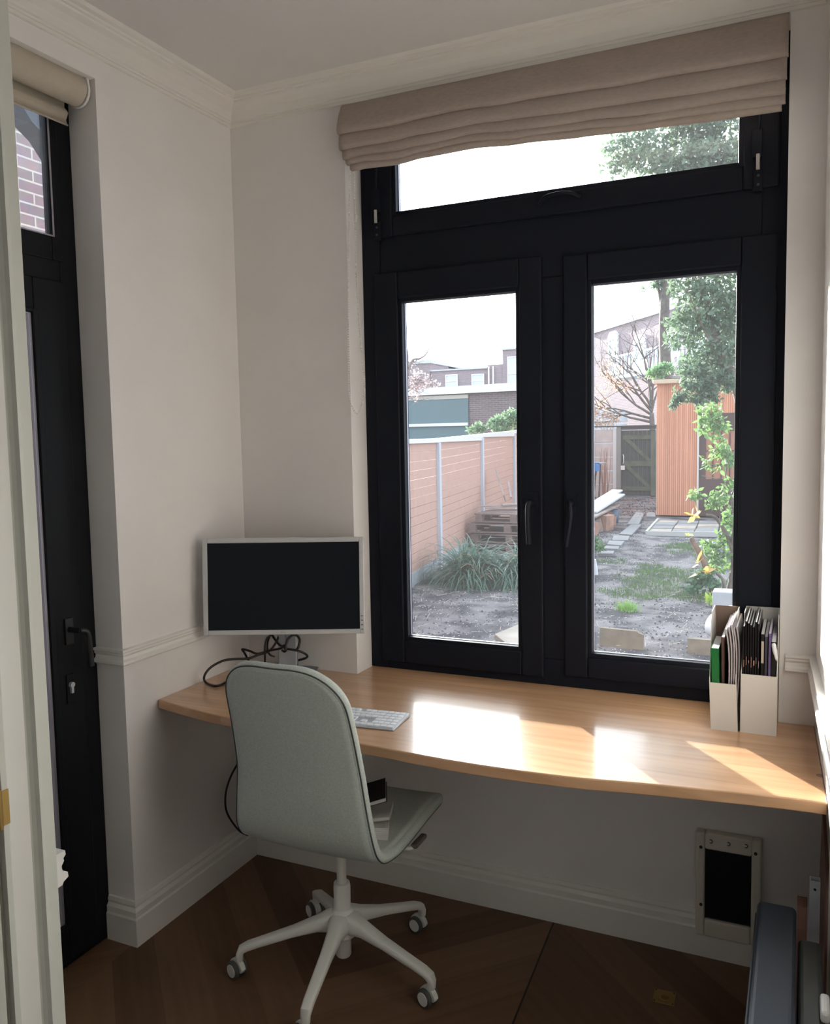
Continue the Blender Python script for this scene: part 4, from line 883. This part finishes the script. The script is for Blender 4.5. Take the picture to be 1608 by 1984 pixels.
# laurel by the window
la = thing('laurel_shrub', 'leafy laurel shrub with a leaning cut stem just outside the right casement', 'shrub', at(1385, 1165, 6.6))
bm = BM(); branch(bm, [(1386, 1175, 6.6), (1378, 1130, 6.6), (1364, 1090, 6.6), (1350, 1062, 6.6), (1338, 1042, 6.6)], .040, .026, n=12); obj('cut_stem', bm, bark2, la, smooth=True)
bm = BM(); branch(bm, [(1405, 1170, 6.7), (1420, 1110, 6.7), (1418, 1060, 6.7), (1402, 1025, 6.7), (1385, 1002, 6.7), (1368, 998, 6.7)], .034, .014, n=9); branch(bm, [(1400, 1160, 6.6), (1402, 1130, 6.6), (1390, 1112, 6.6), (1372, 1100, 6.6)], .022, .012, n=7)
branch(bm, [(1418, 1060, 6.7), (1422, 1010, 6.6), (1416, 960, 6.5), (1405, 930, 6.5), (1412, 890, 6.5)], .016, .006); branch(bm, [(1405, 930, 6.5), (1380, 925, 6.4), (1360, 922, 6.4)], .006, .003); branch(bm, [(1412, 890, 6.5), (1395, 860, 6.5), (1385, 800, 6.5)], .006, .002)
branch(bm, [(1415, 1040, 6.6), (1400, 1030, 6.5), (1395, 1000, 6.5)], .010, .005)
obj('branch', bm, bark, la, smooth=True)
lau_m = mat('laurel_leaves', (.15, .26, .08), .35, translucent=.35, col2=(.045, .10, .055), scale=3)
v_, f_ = leaf_cloud([(1378, 800, 6.5, 22, .7), (1365, 822, 6.5, 18, .7), (1392, 822, 6.5, 16, .6), (1400, 862, 6.5, 22, .8), (1415, 880, 6.5, 19, .8), (1372, 895, 6.45, 12, 1), (1385, 905, 6.45, 11, .8), (1418, 900, 6.5, 16), (1408, 955, 6.5, 19, .8), (1375, 970, 6.4, 14, .7), (1345, 958, 6.4, 11, .8), (1395, 968, 6.4, 12, .9), (1416, 1000, 6.5, 19, .8), (1420, 930, 6.5, 12), (1400, 1075, 6.8, 32, .7), (1375, 1060, 6.9, 19, .6), (1412, 1040, 6.8, 22, .7), (1340, 960, 6.5, 7, .7)], 2000, .066, 9, .5)
mesh_obj('foliage', v_, f_, lau_m, la)
v_, f_ = leaf_cloud([(1362, 1128, 6.5, 22), (1385, 1140, 6.5, 16), (1345, 1140, 6.4, 12)], 700, .07, 12, .2); mesh_obj('foliage', v_, f_, mat('dark_leaves', (.08, .16, .085), .4, translucent=.3), la)
v_, f_ = leaf_cloud([(1372, 1165, 6.1, 9), (1336, 1036, 6.6, 4)], 120, .06, 13, -.6); mesh_obj('young_leaves', v_, f_, mat('lime_leaves', (.34, .48, .08), .4, translucent=.4), la)
v_, f_ = leaf_cloud([(1368, 1076, 6.5, 4), (1350, 1090, 6.5, 4), (1362, 1105, 6.5, 4), (1342, 1000, 6.6, 4), (1352, 999, 6.6, 3)], 26, .13, 14, 0); mesh_obj('yellow_leaf', v_, f_, mat('yellow_leaves', (.60, .42, .12), .5, translucent=.3), la)
# bushes
def bush(name, label, blobs, n, size, seed, m_, px0):
    t_ = thing(name, label, 'bush', px0); v_, f_ = leaf_cloud(blobs, n, size, seed, .2, .9); mesh_obj('foliage', v_, f_, m_, t_)
    bm = BM(); c = at(*blobs[0][:3]); tube(bm, [px0, ((px0[0] + c.x) / 2, (px0[1] + c.y) / 2 + .02, (px0[2] + c.z) / 2), c], [.025, .02, .008], 6); obj('stem', bm, bark, t_)
c = at(965, 815, 16.5); bush('ivy_hedge', 'pale green leafy hedge showing above the wooden fence', [(990, 812, 16.5, 20), (960, 820, 16.5, 16), (930, 828, 16.5, 11), (1008, 806, 16.5, 20), (912, 832, 16.5, 6), (975, 835, 16.5, 18)], 3600, .10, 21, mat('hedge_leaves', (.20, .30, .17), .6, translucent=.3), (c.x, c.y, G))
c = at(1150, 1060, 9.2); bush('low_bush', 'low dark green leafy plant beside the stepping stones', [(1150, 1050, 9.2, 13), (1160, 1060, 9.1, 10), (1140, 1045, 9.3, 14)], 900, .05, 22, mat('low_leaves', (.12, .22, .09), .5, translucent=.3), (c.x, c.y, G))
tf = thing('grass_tuft', 'bright green grass tuft alone on the bare soil', 'grass', at(1216, 1178, G, 2)); q = at(1216, 1178, G, 2)
v_, f_ = blades([(q.x + rnd.gauss(0, .045), q.y + rnd.gauss(0, .04), G - .03, 1) for _ in range(260)], .10, .004, .7); mesh_obj('foliage', v_, f_, mat('bright_grass', (.24, .42, .10), .7, translucent=.4), tf)

# ---- paving
slab_m = mat('grey_paving', (.20, .195, .195), .85, var=.12, scale=5, bump=.3); pale_slab = mat('pale_sandy_slab', (.32, .27, .22), .85, var=.15, scale=4, bump=.3)
def quad_slab(name, px, th, label, cat, m_=slab_m, group=None, z=G + .012, parent=None):
    P_ = [at(u, v, z, 2) for u, v in px]; bm = BM(); prism(bm, [(p.x, p.y) for p in P_], z - th, z, 'z'); o_ = obj(name, bm, m_, parent, bevel=.006)
    if parent is None: tag(o_, label, cat, group)
    return o_
stones = [([(1232, 992), (1249, 993), (1238, 1015), (1215, 1015)], 'longest far stepping slab, last of the path towards the gate'), ([(1222, 1016), (1243, 1016), (1224, 1036), (1199, 1034)], 'second stepping slab from the gate, with a dark dent'),
          ([(1188, 1037), (1220, 1038), (1217, 1046), (1186, 1046)], 'third stepping slab from the gate, lying crosswise'), ([(1180, 1047), (1210, 1048), (1203, 1056), (1176, 1054)], 'fourth stepping slab from the gate'),
          ([(1172, 1057), (1200, 1058), (1198, 1063), (1170, 1062)], 'pale fifth stepping slab from the gate'), ([(1163, 1066), (1190, 1067), (1188, 1072), (1159, 1072)], 'nearest stepping slab, beside the low green plant')]
for px, lb in stones: quad_slab('stepping_stone', px, .05, lb, 'paving stone', group='stepping stones')
quad_slab('paving_slab', [(958, 1228), (1012, 1206), (1030, 1250), (1000, 1262)], .05, 'pale sandy slab with twigs at the lower right of the left casement view', 'paving stone', pale_slab)
quad_slab('paving_slab', [(1253, 992), (1270, 992), (1270, 1000), (1252, 1000)], .04, 'small slab lying against the left corner of the shed', 'paving stone')
pa = thing('paved_patch', 'rectangle of flat stone slabs with pale edging in front of the shed', 'paving', at(1315, 1020, G, 2))
P4 = [at(1275, 1006, G + .03, 2), at(1358, 1012, G + .03, 2), at(1392, 1033, G + .03, 2), at(1252, 1031, G + .03, 2)]
TL, TR, BR, BL = P4; TR = Vector((TL.x + 1.15, TL.y - .02, TL.z)); 
def bil(u, v): return TL.lerp(TR, u).lerp(BL.lerp(BR, u), v)
for i in range(3):
    for j in range(4):
        us = [(.02 + i * .325 + (.1 if j % 2 else 0) * 0), (.02 + (i + 1) * .325 - .012)]; vs_ = [.03 + j * .235, .03 + (j + 1) * .235 - .02]
        q = [bil(us[0], vs_[0]), bil(us[1], vs_[0]), bil(us[1], vs_[1]), bil(us[0], vs_[1])]
        bm = BM(); prism(bm, [(p.x, p.y) for p in q], G - .02, G + .02 + .006 * ((i * 5 + j * 3) % 4), 'z'); obj('slab', bm, pale_slab if (i + j) % 3 == 0 else slab_m, pa, bevel=.01)
def strip(a, b, w_=.035):
    d = (b - a).normalized(); s_ = Vector((-d.y, d.x, 0)) * w_ / 2; bm = BM(); prism(bm, [((a + s_).x, (a + s_).y), ((b + s_).x, (b + s_).y), ((b - s_).x, (b - s_).y), ((a - s_).x, (a - s_).y)], G - .03, G + .05, 'z'); obj('edging', bm, mat('pale_edging', (.42, .40, .37), .7), pa)
strip(TL, BL); strip(BL, BR)

# ---- shed
clad = wood_mat('vertical_shed_cladding', (.68, .29, .165), (.60, .245, .135), board=.04, rough=.7, axis=2, seam=.14, knots=4.0, grain=.8)
sd = thing('garden_shed', 'orange pink wooden shed with vertical cladding behind the slab patch', 'shed', (.3, 16.2, G))
bm = BM(); box(bm, -.80, .02, 15.3, 17.15, G, 2.60); box(bm, .02, 2.6, 15.3, 17.15, 1.975, 2.60); box(bm, .95, 2.6, 15.3, 17.15, G, 1.975); box(bm, .02, .95, 15.5, 17.15, G, 1.975); obj('cladding', bm, clad, sd)
bm = BM(); box(bm, -.86, 2.7, 15.18, 17.2, 2.60, 2.685); obj('roof_edge', bm, mat('pale_fascia_wood', (.62, .44, .30), .7), sd, bevel=.01)
bm = BM(); box(bm, -.84, 2.65, 15.25, 17.18, 2.685, 2.70); obj('roof_felt', bm, mat('roof_felt', (.05, .055, .06), .9), sd)
bm = BM(); box(bm, .0, .035, 15.27, 15.32, G - .1, 1.975); obj('door_post', bm, mat('pale_strip', (.62, .55, .5), .6), sd)
red = mat('dark_red_brown_paint', (.085, .042, .036), .5)
bm = BM(); frame_ring(bm, .035, .95, G, 1.975, .13, .13, .75, .36, 15.31, 15.36); 
for zz in (.93, 1.22): box(bm, .165, .82, 15.315, 15.35, zz - .012, zz + .012)
for xx in (.30, .46, .62): box(bm, xx - .012, xx + .012, 15.315, 15.35, .65, 1.6)
dr = obj('door', bm, red, sd)
bm = BM(); box(bm, .165, .82, 15.333, 15.338, .65, 1.62); obj('door_pane', bm, mat('amber_backing', (.40, .17, .10), .35), dr)
bm = BM(); box(bm, .055, .085, 15.285, 15.31, .70, .95); obj('door_handle', bm, mat('dark_handle', (.05, .045, .045), .4), dr)

# ---- gate and concrete fence at the back
gm = mat('mossy_dark_gate', (.045, .045, .045), .8, col2=(.06, .062, .05), scale=2.5)
gt = thing('garden_gate', 'dark weathered wooden gate with Z bracing in the back fence', 'gate', (-2.05, 20.4, G))
bm = BM(); n = 8
for k in range(n): box(bm, -2.50 + k * .1125, -2.50 + (k + 1) * .1125 - .006, 20.40, 20.425, G + .02, 1.68)
obj('boards', bm, gm, gt)
bm = BM(); box(bm, -2.46, -1.62, 20.375, 20.40, 1.44, 1.55); box(bm, -2.46, -1.62, 20.375, 20.40, .72, .86); box(bm, -2.46, -1.62, 20.375, 20.40, .06, .17); box(bm, -1.72, -1.60, 20.37, 20.40, G + .03, 1.66)
def diag(x0, z0, x1, z1, w_=.10):
    d = Vector((x1 - x0, 0, z1 - z0)).normalized(); s_ = Vector((-d.z, 0, d.x)) * w_ / 2; bm_pts = [(x0 + s_.x, z0 + s_.z), (x1 + s_.x, z1 + s_.z), (x1 - s_.x, z1 - s_.z), (x0 - s_.x, z0 - s_.z)]; prism(bm, bm_pts, 20.38, 20.40, 'y')
diag(-2.35, 1.44, -1.75, .86); diag(-2.35, .72, -1.75, .15); obj('brace', bm, mat('mossy_green_brace', (.085, .09, .06), .8, var=.2, scale=4), gt)
bm = BM(); box(bm, -2.505, -2.40, 20.35, 20.372, .62, .74); obj('lock_plate', bm, mat('pale_lock', (.6, .57, .55), .5), gt)
bm = BM(); tube(bm, smooth_path([(-2.455, 20.39, .80), (-2.43, 20.35, .82), (-2.43, 20.35, 1.0), (-2.455, 20.39, 1.03)], 4), .012, 8); obj('handle', bm, mat('pale_handle', (.62, .6, .6), .4), gt, smooth=True)
bm = BM(); box(bm, -2.62, -2.51, 20.36, 20.46, G - .1, 1.78); obj('post', bm, mat('grey_wood_post', (.22, .20, .18), .8), gt)
bm = BM(); box(bm, -1.59, -1.50, 20.36, 20.46, G - .1, 1.78); obj('post', bm, MATS['grey_wood_post'], gt)
bm = BM(); box(bm, -5.6, -1.45, 20.34, 20.50, 1.78, 1.815); box(bm, -2.51, -1.59, 20.37, 20.44, 1.70, 1.78); obj('lintel', bm, mat('dark_lintel', (.07, .065, .06), .8), gt)
cfn = thing('concrete_fence', 'pale pinkish fence of stacked concrete planks left of the gate', 'fence', (-4, 20.4, G)); cm_ = mat('pink_grey_concrete', (.46, .38, .35), .85, var=.08, scale=4)
zs = [G - .05, .234, .60, .978, 1.355, 1.72]
for a, b in zip(zs, zs[1:]): bm = BM(); box(bm, -5.6, -2.64, 20.40, 20.44, a + .008, b - .008); obj('plank', bm, cm_, cfn, bevel=.012)
bm = BM(); box(bm, -2.72, -2.625, 20.37, 20.47, G - .1, 1.74); obj('post', bm, mat('white_conc_post', (.50, .47, .45), .8), cfn)

# ---- things in the garden
pal_m = wood_mat('weathered_pallet_wood', (.235, .165, .14), (.15, .10, .09), board=.09, rough=.85, axis=0)
def pallet(x, y, z, rz, label):
    t_ = thing('pallet', label, 'pallet', (x, y, z), rz, 'wooden pallets stacked by the fence')
    for k in range(6): bm = BM(); box(bm, -.6, .6, -.4 + k * .142, -.4 + k * .142 + .09, .115, .135); obj('deck_slat', bm, pal_m, t_, local=True)
    for k in (-.4, -.05, .30): bm = BM(); box(bm, -.6, .6, k, k + .10, .0, .018); obj('base_slat', bm, pal_m, t_, local=True)
    for yy in (-.4, -.045, .30):
        for xx in (-.58, -.05, .48): bm = BM(); box(bm, xx, xx + .10, yy, yy + .09, .018, .095); obj('block', bm, pal_m, t_, local=True)
    for xx in (-.58, -.05, .48): bm = BM(); box(bm, xx, xx + .10, -.4, .40, .095, .115); obj('bearer', bm, pal_m, t_, local=True)
    return t_
for k, (dx, rz, lb) in enumerate([(.0, 4, 'bottom pallet of the stack by the wooden fence'), (.04, -2, 'second pallet from the bottom of the stack by the wooden fence'), (-.02, 3, 'third pallet from the bottom of the stack by the wooden fence'), (.10, -1, 'top pallet of the stack by the wooden fence')]):
    pallet(-1.94 + dx, 9.35, G - .01 + k * .150, R(rz), lb)
pl = wood_mat('grey_lumber', (.36, .29, .26), (.26, .20, .18), board=.2, rough=.8, axis=0)
def plank(name, a, b, w_, th, label, m_=pl, cat='board', group=None, roll=0):
    a, b = Vector(a), Vector(b); d = b - a; M_ = Matrix.Translation(a) @ d.to_track_quat('X', 'Z').to_matrix().to_4x4() @ Matrix.Rotation(roll, 4, 'X')
    bm = BM(); box(bm, 0, d.length, -w_ / 2, w_ / 2, -th / 2, th / 2, M_); return tag(obj(name, bm, m_, bevel=.002), label, cat, group)
zt = G + .60
for k, (x0, y0, x1, y1, lb) in enumerate([(-2.45, 9.45, -1.45, 9.75, 'loose slat nearest the window on top of the pallets'), (-2.65, 9.7, -1.4, 10.0, 'loose slat in the middle on top of the pallets'), (-2.4, 10.0, -1.35, 10.2, 'farthest loose slat on top of the pallets'), (-2.2, 9.50, -1.2, 10.1, 'loose slat lying across the others on the pallets')]):
    plank('loose_slat', (x0, y0, zt + .012 + .045 * (k == 3)), (x1, y1, zt + .05 + .045 * (k == 3)), .09, .018, lb, group='loose slats on the pallets')
a = at(978, 966, 10.0); b = at(962, 915, 10.6); plank('leaning_board', a, b, .13, .02, 'wider weathered board leaning on the fence above the pallets', roll=R(70))
a = at(990, 964, 10.2); b = at(984, 930, 10.6); plank('leaning_board', a, b, .035, .02, 'thin stick leaning on the fence right of the wide leaning board')
whp = mat('bluish_white_board', (.52, .58, .60), .6)
for k, (p0, p1, lb) in enumerate([((1140, 985), (1196, 950), 'upper bluish white board on the heap by the path'), ((1145, 992), (1200, 958), 'middle bluish white board on the heap by the path'), ((1142, 1002), (1190, 978), 'lowest pale board on the heap by the path')]):
    a = at(*p0, 12.6 - .35 * k); b = at(*p1, 14.2 - .35 * k); b.z = min(b.z, a.z + .5); plank('pale_board', a, b, .22, .03, lb, whp if k < 2 else pl, group='pale boards on the heap')
ob = mat('orange_brown_rubble', (.36, .20, .14), .85, var=.2, scale=6)
for k in range(9):
    u, v = [(1150, 1012), (1160, 1020), (1172, 1008), (1180, 1000), (1148, 1026), (1166, 1014), (1186, 1008), (1156, 1002), (1176, 1018)][k]; q = at(u, v, G + .06, 2); bm = BM(); M_ = Matrix.Translation(q) @ Matrix.Rotation(rnd.uniform(0, 3), 4, 'Z') @ Matrix.Rotation(rnd.uniform(-.4, .4), 4, 'X')
    box(bm, -.14, .14, -.06, .06, -.09, .09 + .05 * (k % 3), M_); tag(obj('scrap_block', bm, ob if k % 2 == 0 else pl, bevel=.004), 'rubble block in the heap left of the stepping stones', 'rubble', 'rubble blocks in the heap by the path')
q = at(1187, 992, 13.5); bk = thing('bucket', 'small blue grey bucket lying beside the rubble heap', 'bucket', (q.x, q.y, G)); bm = BM(); tube(bm, [(q.x, q.y, G), (q.x, q.y, G + .26)], [.10, .13], 18, caps=False); obj('bucket_wall', bm, mat('blue_grey_plastic', (.10, .13, .18), .5), bk, smooth=True, solid=.006)
# work bench with a blue sheet
q0, q1 = at(1140, 897, 18.0), at(1166, 897, 18.0); wb = thing('workbench', 'trestle with a blue sheet on top by the concrete fence', 'trestle', (q0.x, 18.2, G))
bm = BM(); box(bm, q0.x - .5, q1.x, 17.9, 18.5, q1.z - .03, q1.z); obj('top_board', bm, mat('grey_top', (.25, .25, .26), .7), wb)
bm = BM(); M_ = Matrix.Translation((q0.x, 17.9, q1.z)) @ Matrix.Rotation(R(40), 4, 'X'); vsb = [[(q0.x - .5 + .1 * i, 17.88 - .03 * math.sin(i * 1.3) * (j > 0), q1.z + .012 - j * .07) for j in range(4)] for i in range(9)]; sheet(bm, vsb); obj('blue_sheet', bm, mat('blue_tarp', (.05, .20, .50), .45), wb, solid=.004)
for xx in (q0.x - .35, q1.x - .12):
    bm = BM(); tube(bm, [(xx, 18.0, q1.z - .03), (xx - .10, 17.95, G)], .022, 6); obj('leg', bm, bark, wb); bm = BM(); tube(bm, [(xx, 18.4, q1.z - .03), (xx - .05, 18.45, G)], .022, 6); obj('leg', bm, bark, wb)
rs = thing('twiggy_shrub', 'reddish bare twiggy shrub in front of the concrete fence', 'shrub', at(1172, 962, 19.2)); bm = BM()
for k in range(16):
    u0 = 1172 + rnd.uniform(-4, 4); u1 = 1172 + rnd.uniform(-16, 12); vt = rnd.uniform(862, 905); branch(bm, [(u0, 964, 19.2), ((u0 + u1) / 2 + rnd.uniform(-3, 3), 925, 19.2), (u1, vt, 19.2)], .016, .005, 3, 5)
obj('twigs', bm, mat('red_twigs', (.30, .16, .12), .7), rs)
plk = mat('leaf_litter_red', (.17, .10, .08), .9); vs, fs = [], []
for _ in range(2600):
    y = rnd.uniform(14.5, 20.2); x = rnd.uniform(-3.2, -.9); z = G + .005 + gh(x, y) * .5; s_ = rnd.uniform(.02, .05); a = rnd.uniform(0, 6); i = len(vs)
    vs += [(x, y, z), (x + s_ * math.cos(a), y + s_ * math.sin(a), z + rnd.uniform(0, .03)), (x + s_ * math.cos(a + 1.2), y + s_ * math.sin(a + 1.2), z)]; fs.append((i, i + 1, i + 2))
tag(mesh_obj('leaf_litter', vs, fs, plk), 'reddish fallen leaves on the ground in front of the gate', 'fallen leaves', kind='stuff')
# boards standing in the soil just outside
eb = mat('sandstone_board', (.20, .155, .11), .85, var=.15, scale=9, bump=.2)
bm = BM(); prism(bm, [(.452, G - .05), (.798, G - .05), (.798, .0), (.760, .014), (.745, .026), (.452, .034)], 4.13, 4.17, 'y'); tag(obj('edging_board', bm, eb), 'worn edging slab with a chipped corner standing below the right casement', 'edging slab')
bm = BM(); prism(bm, [(1.137, G - .05), (1.55, G - .05), (1.55, .0), (1.137, .002)], 4.13, 4.17, 'y'); tag(obj('edging_board', bm, eb), 'edging slab standing next to the white sack', 'edging slab')
bm = BM(); a = at(1140, 1110, G, 2); prism(bm, [(a.x - .12, G - .03), (a.x + .115, G - .03), (a.x + .085, G + .17), (a.x - .12, G + .17)], a.y, a.y + .04, 'y', None); tag(obj('leaning_board', bm, mat('white_panel', (.62, .63, .66), .6)), 'small upright white panel at the left edge of the right casement view', 'panel')
bm = BM(); q0, q1 = at(1380, 1146, 5.5), at(1432, 1175, 5.5); box(bm, q0.x, q1.x, 5.5, 5.7, G, q0.z); tag(obj('reflection_box', bm, mat('reflection_grey', (.33, .34, .36), .5), bevel=.01), 'pale box put in for the white reflection behind the white sack', 'box')  # solid block shaped to imitate a soft white reflection, no real box
q = at(1385, 1215, 4.45); bm = BM(); bmesh.ops.create_uvsphere(bm, u_segments=28, v_segments=18, radius=1)
for v in bm.verts:
    h = (v.co.z + 1) / 2; w_ = (1 - .45 * h); v.co = Vector((q.x + .12 + v.co.x * .26 * w_, 4.55 + v.co.y * .16 * w_, G + h * .30 + .012 * noise.noise(v.co * 3)))
tag(obj('sack', bm, mat('white_sack', (.66, .66, .66), .7), smooth=True), 'bulging white sack just outside the window behind the magazine files', 'sack')

# ---- buildings beyond
br_far = brick_mat('purple_brick', (.36, .26, .27), (.30, .22, .24), (.46, .42, .42), scale=1)
def bwin(par, x0, x1, z0, z1, y, bar=None, fr=.06):
    bm = BM(); frame_ring(bm, x0, x1, z0, z1, fr, fr, fr, fr, y - .06, y + .02)
    if bar: box(bm, x0 + fr, x1 - fr, y - .05, y, bar - .03, bar + .03)
    f = obj('window', bm, mat('white_window_frames', (.75, .74, .74), .6), par); bm = BM(); box(bm, x0 + fr, x1 - fr, y - .02, y - .01, z0 + fr, z1 - fr); obj('pane', bm, mat('far_panes', (.55, .57, .60), .15), f)
ob1 = thing('outbuilding', 'low brick outbuilding with a teal panel and white fascia beyond the fence', 'building', (-9, 22.5, G))
bm = BM(); box(bm, -16, -5.4, 22, 26, G, 2.95); obj('wall', bm, brick_mat('garage_brick', (.22, .16, .155), (.17, .125, .125), (.33, .30, .29), scale=1), ob1)
bm = BM(); prism(bm, [(-16, 2.88), (-5.3, 2.95), (-5.3, 3.20), (-16, 3.05)], 21.85, 26.1, 'y'); obj('fascia', bm, mat('white_fascia', (.66, .65, .63), .6), ob1)
bm = BM(); box(bm, -12, -7.5, 21.93, 22, 2.78, 2.90); obj('beige_strip', bm, mat('beige_strip', (.45, .40, .35), .7), ob1)
bm = BM(); box(bm, -12, -7.5, 21.95, 22, 1.2, 2.78); obj('teal_panel', bm, mat('teal_panel', (.10, .155, .165), .6), ob1)
bm = BM(); box(bm, -12, -7.5, 21.88, 21.95, 1.94, 2.03); obj('white_ledge', bm, MATS['white_fascia'], ob1)
hs = thing('row_houses', 'distant row of brick houses with white windows above the outbuilding', 'house', (-17, 47, G))
bm = BM(); box(bm, -26, -18.8, 45, 52, G, 6.1); box(bm, -18.8, -15.1, 45.1, 52, G, 5.6); box(bm, -15.1, -14.1, 45, 52, G, 5.8); box(bm, -14.1, -9, 44.9, 52, G, 6.6); obj('wall', bm, br_far, hs)
bm = BM(); box(bm, -26, -18.7, 44.9, 52, 6.1, 6.3); box(bm, -18.8, -15.1, 45, 52, 5.6, 5.68); box(bm, -14.2, -9, 44.8, 52, 6.6, 6.7); obj('roof_edge', bm, mat('grey_roof_edge', (.5, .5, .52), .7), hs)
bm = BM(); box(bm, -19.8, -18.8, 48, 49.2, 6.0, 7.6); obj('chimney', bm, mat('pale_chimney', (.62, .60, .60), .8), hs)
for x0, x1, z0, z1, bar in ((-19.9, -19.1, 4.4, 5.55, 5.1), (-17.8, -17.0, 4.2, 5.35, 4.95), (-16.1, -15.3, 4.1, 5.3, 4.9), (-13.8, -12.9, 3.6, 6.2, 5.2)): bwin(hs, x0, x1, z0, z1, 45.05 if x0 < -14 else 44.9, bar)
bm = BM()
for xx in (-15.0, -14.72): box(bm, xx, xx + .07, 44.85, 44.95, G, 5.7)
obj('drain_pipe', bm, MATS['white_window_frames'], hs)
# brick house at the right, facade turned
A, Bp = Vector((-6.75, 35.2)), Vector((-.6, 26.7)); dv_ = (Bp - A); Lf = dv_.length; ha = math.atan2(dv_.y, dv_.x)
h2 = thing('brick_house', 'tall brick house with arched white windows behind the bare tree', 'house', (A.x, A.y, G), ha)
bm = BM(); box(bm, 0, Lf + 3, 0, 7, 0, 6.1); obj('wall', bm, br_far, h2, local=True)
bm = BM(); box(bm, -.1, Lf + 3.1, -.1, 7.1, 6.1, 6.22); obj('roof_edge', bm, MATS['grey_roof_edge'], h2, local=True)
def fpos(u, v):                                                 # a point of the facade
    d = RX * ((u - CX) / FPX) + RY * ((v - CY) / FPX) + RZ; n_ = Vector((-dv_.y, dv_.x, 0)).normalized(); a3 = Vector((A.x, A.y, 0)); t_ = (a3 - CAM).dot(n_) / d.dot(n_); P_ = CAM + d * t_
    return (Vector((P_.x, P_.y)) - A).dot(dv_) / Lf, P_.z - G
for (u0, v0), (u1, v1), arch in (((1181, 655), (1199, 726), 1), ((1231, 662), (1252, 722), 1), ((1296, 640), (1318, 690), 0), ((1345, 630), (1368, 680), 0), ((1400, 620), (1424, 680), 0)):
    a0, zt_ = fpos(u0, v0); a1, zb_ = fpos(u1, v1); fw = bpy.data.objects.new('tmp', None); bpy.data.objects.remove(fw)
    bm = BM(); frame_ring(bm, a0, a1, zb_, zt_, .10, .10, .10, .12, -.08, .02); box(bm, a0, a1, -.06, 0, (zb_ + zt_) / 2 - .05, (zb_ + zt_) / 2 + .05)
    if arch: prism(bm, [(a0 - .05, zt_), (a1 + .05, zt_), ((a0 * .2 + a1 * .8), zt_ + .22), ((a0 * .8 + a1 * .2), zt_ + .22)], -.08, .02, 'y')
    f = obj('window', bm, MATS['white_window_frames'], h2, local=True); bm = BM(); box(bm, a0 + .1, a1 - .1, -.03, -.02, zb_ + .1, zt_ - .1); obj('pane', bm, MATS['far_panes'], f, local=True)
a0, zt_ = fpos(1300, 690); a1, zb_ = fpos(1365, 722)
bm = BM(); box(bm, a0, a1 + 2, -2.2, -.1, zb_ - .05, zb_ + .05); 
for k in range(22): box(bm, a0 + k * .28, a0 + k * .28 + .05, -2.2, -2.15, zb_, zt_)
box(bm, a0, a1 + 2, -2.2, -2.15, zt_ - .06, zt_); obj('balcony', bm, mat('pale_blue_rail', (.55, .68, .78), .5), h2, local=True)
bm = BM(); box(bm, -5.0, -3.3, 23.6, 25.5, 1.7, 1.92); box(bm, -5.0, -3.3, 23.5, 25.6, 1.98, 2.36); box(bm, -4.9, -3.4, 23.7, 25.4, G, 1.7); tag(obj('white_shed', bm, mat('pale_shed', (.62, .66, .70), .6)), 'low white roofed shed glimpsed behind the concrete fence', 'shed')
# neighbour wall seen through the garden door light
nb_ = thing('neighbour_wall', 'purple red brick gable wall outside the garden door transom', 'brick wall', (-1.45, 1, G))
bm = BM(); prism(bm, [(-2.6, G), (1.6, G), (1.6, 2.5), (.9, 2.80), (.215, 3.06), (-.4, 2.86), (-2.6, 2.86)], -1.6, -1.35, 'x'); obj('wall', bm, brick_mat('plum_brick', (.36, .26, .26), (.27, .20, .22), (.62, .56, .50), scale=.82, axis='y'), nb_)
bm = BM(); P_ = [at(u_, v_, -.9, 0) for u_, v_ in ((34, 190), (130, 190), (130, 330), (90, 266), (62, 236))]; prism(bm, [(q.y, q.z) for q in P_], -1.0, -.9, 'x'); tag(obj('eaves_board', bm, mat('dark_blue_eaves', (.03, .04, .055), .5)), 'dark sloping eaves board seen through the garden door transom', 'eaves')
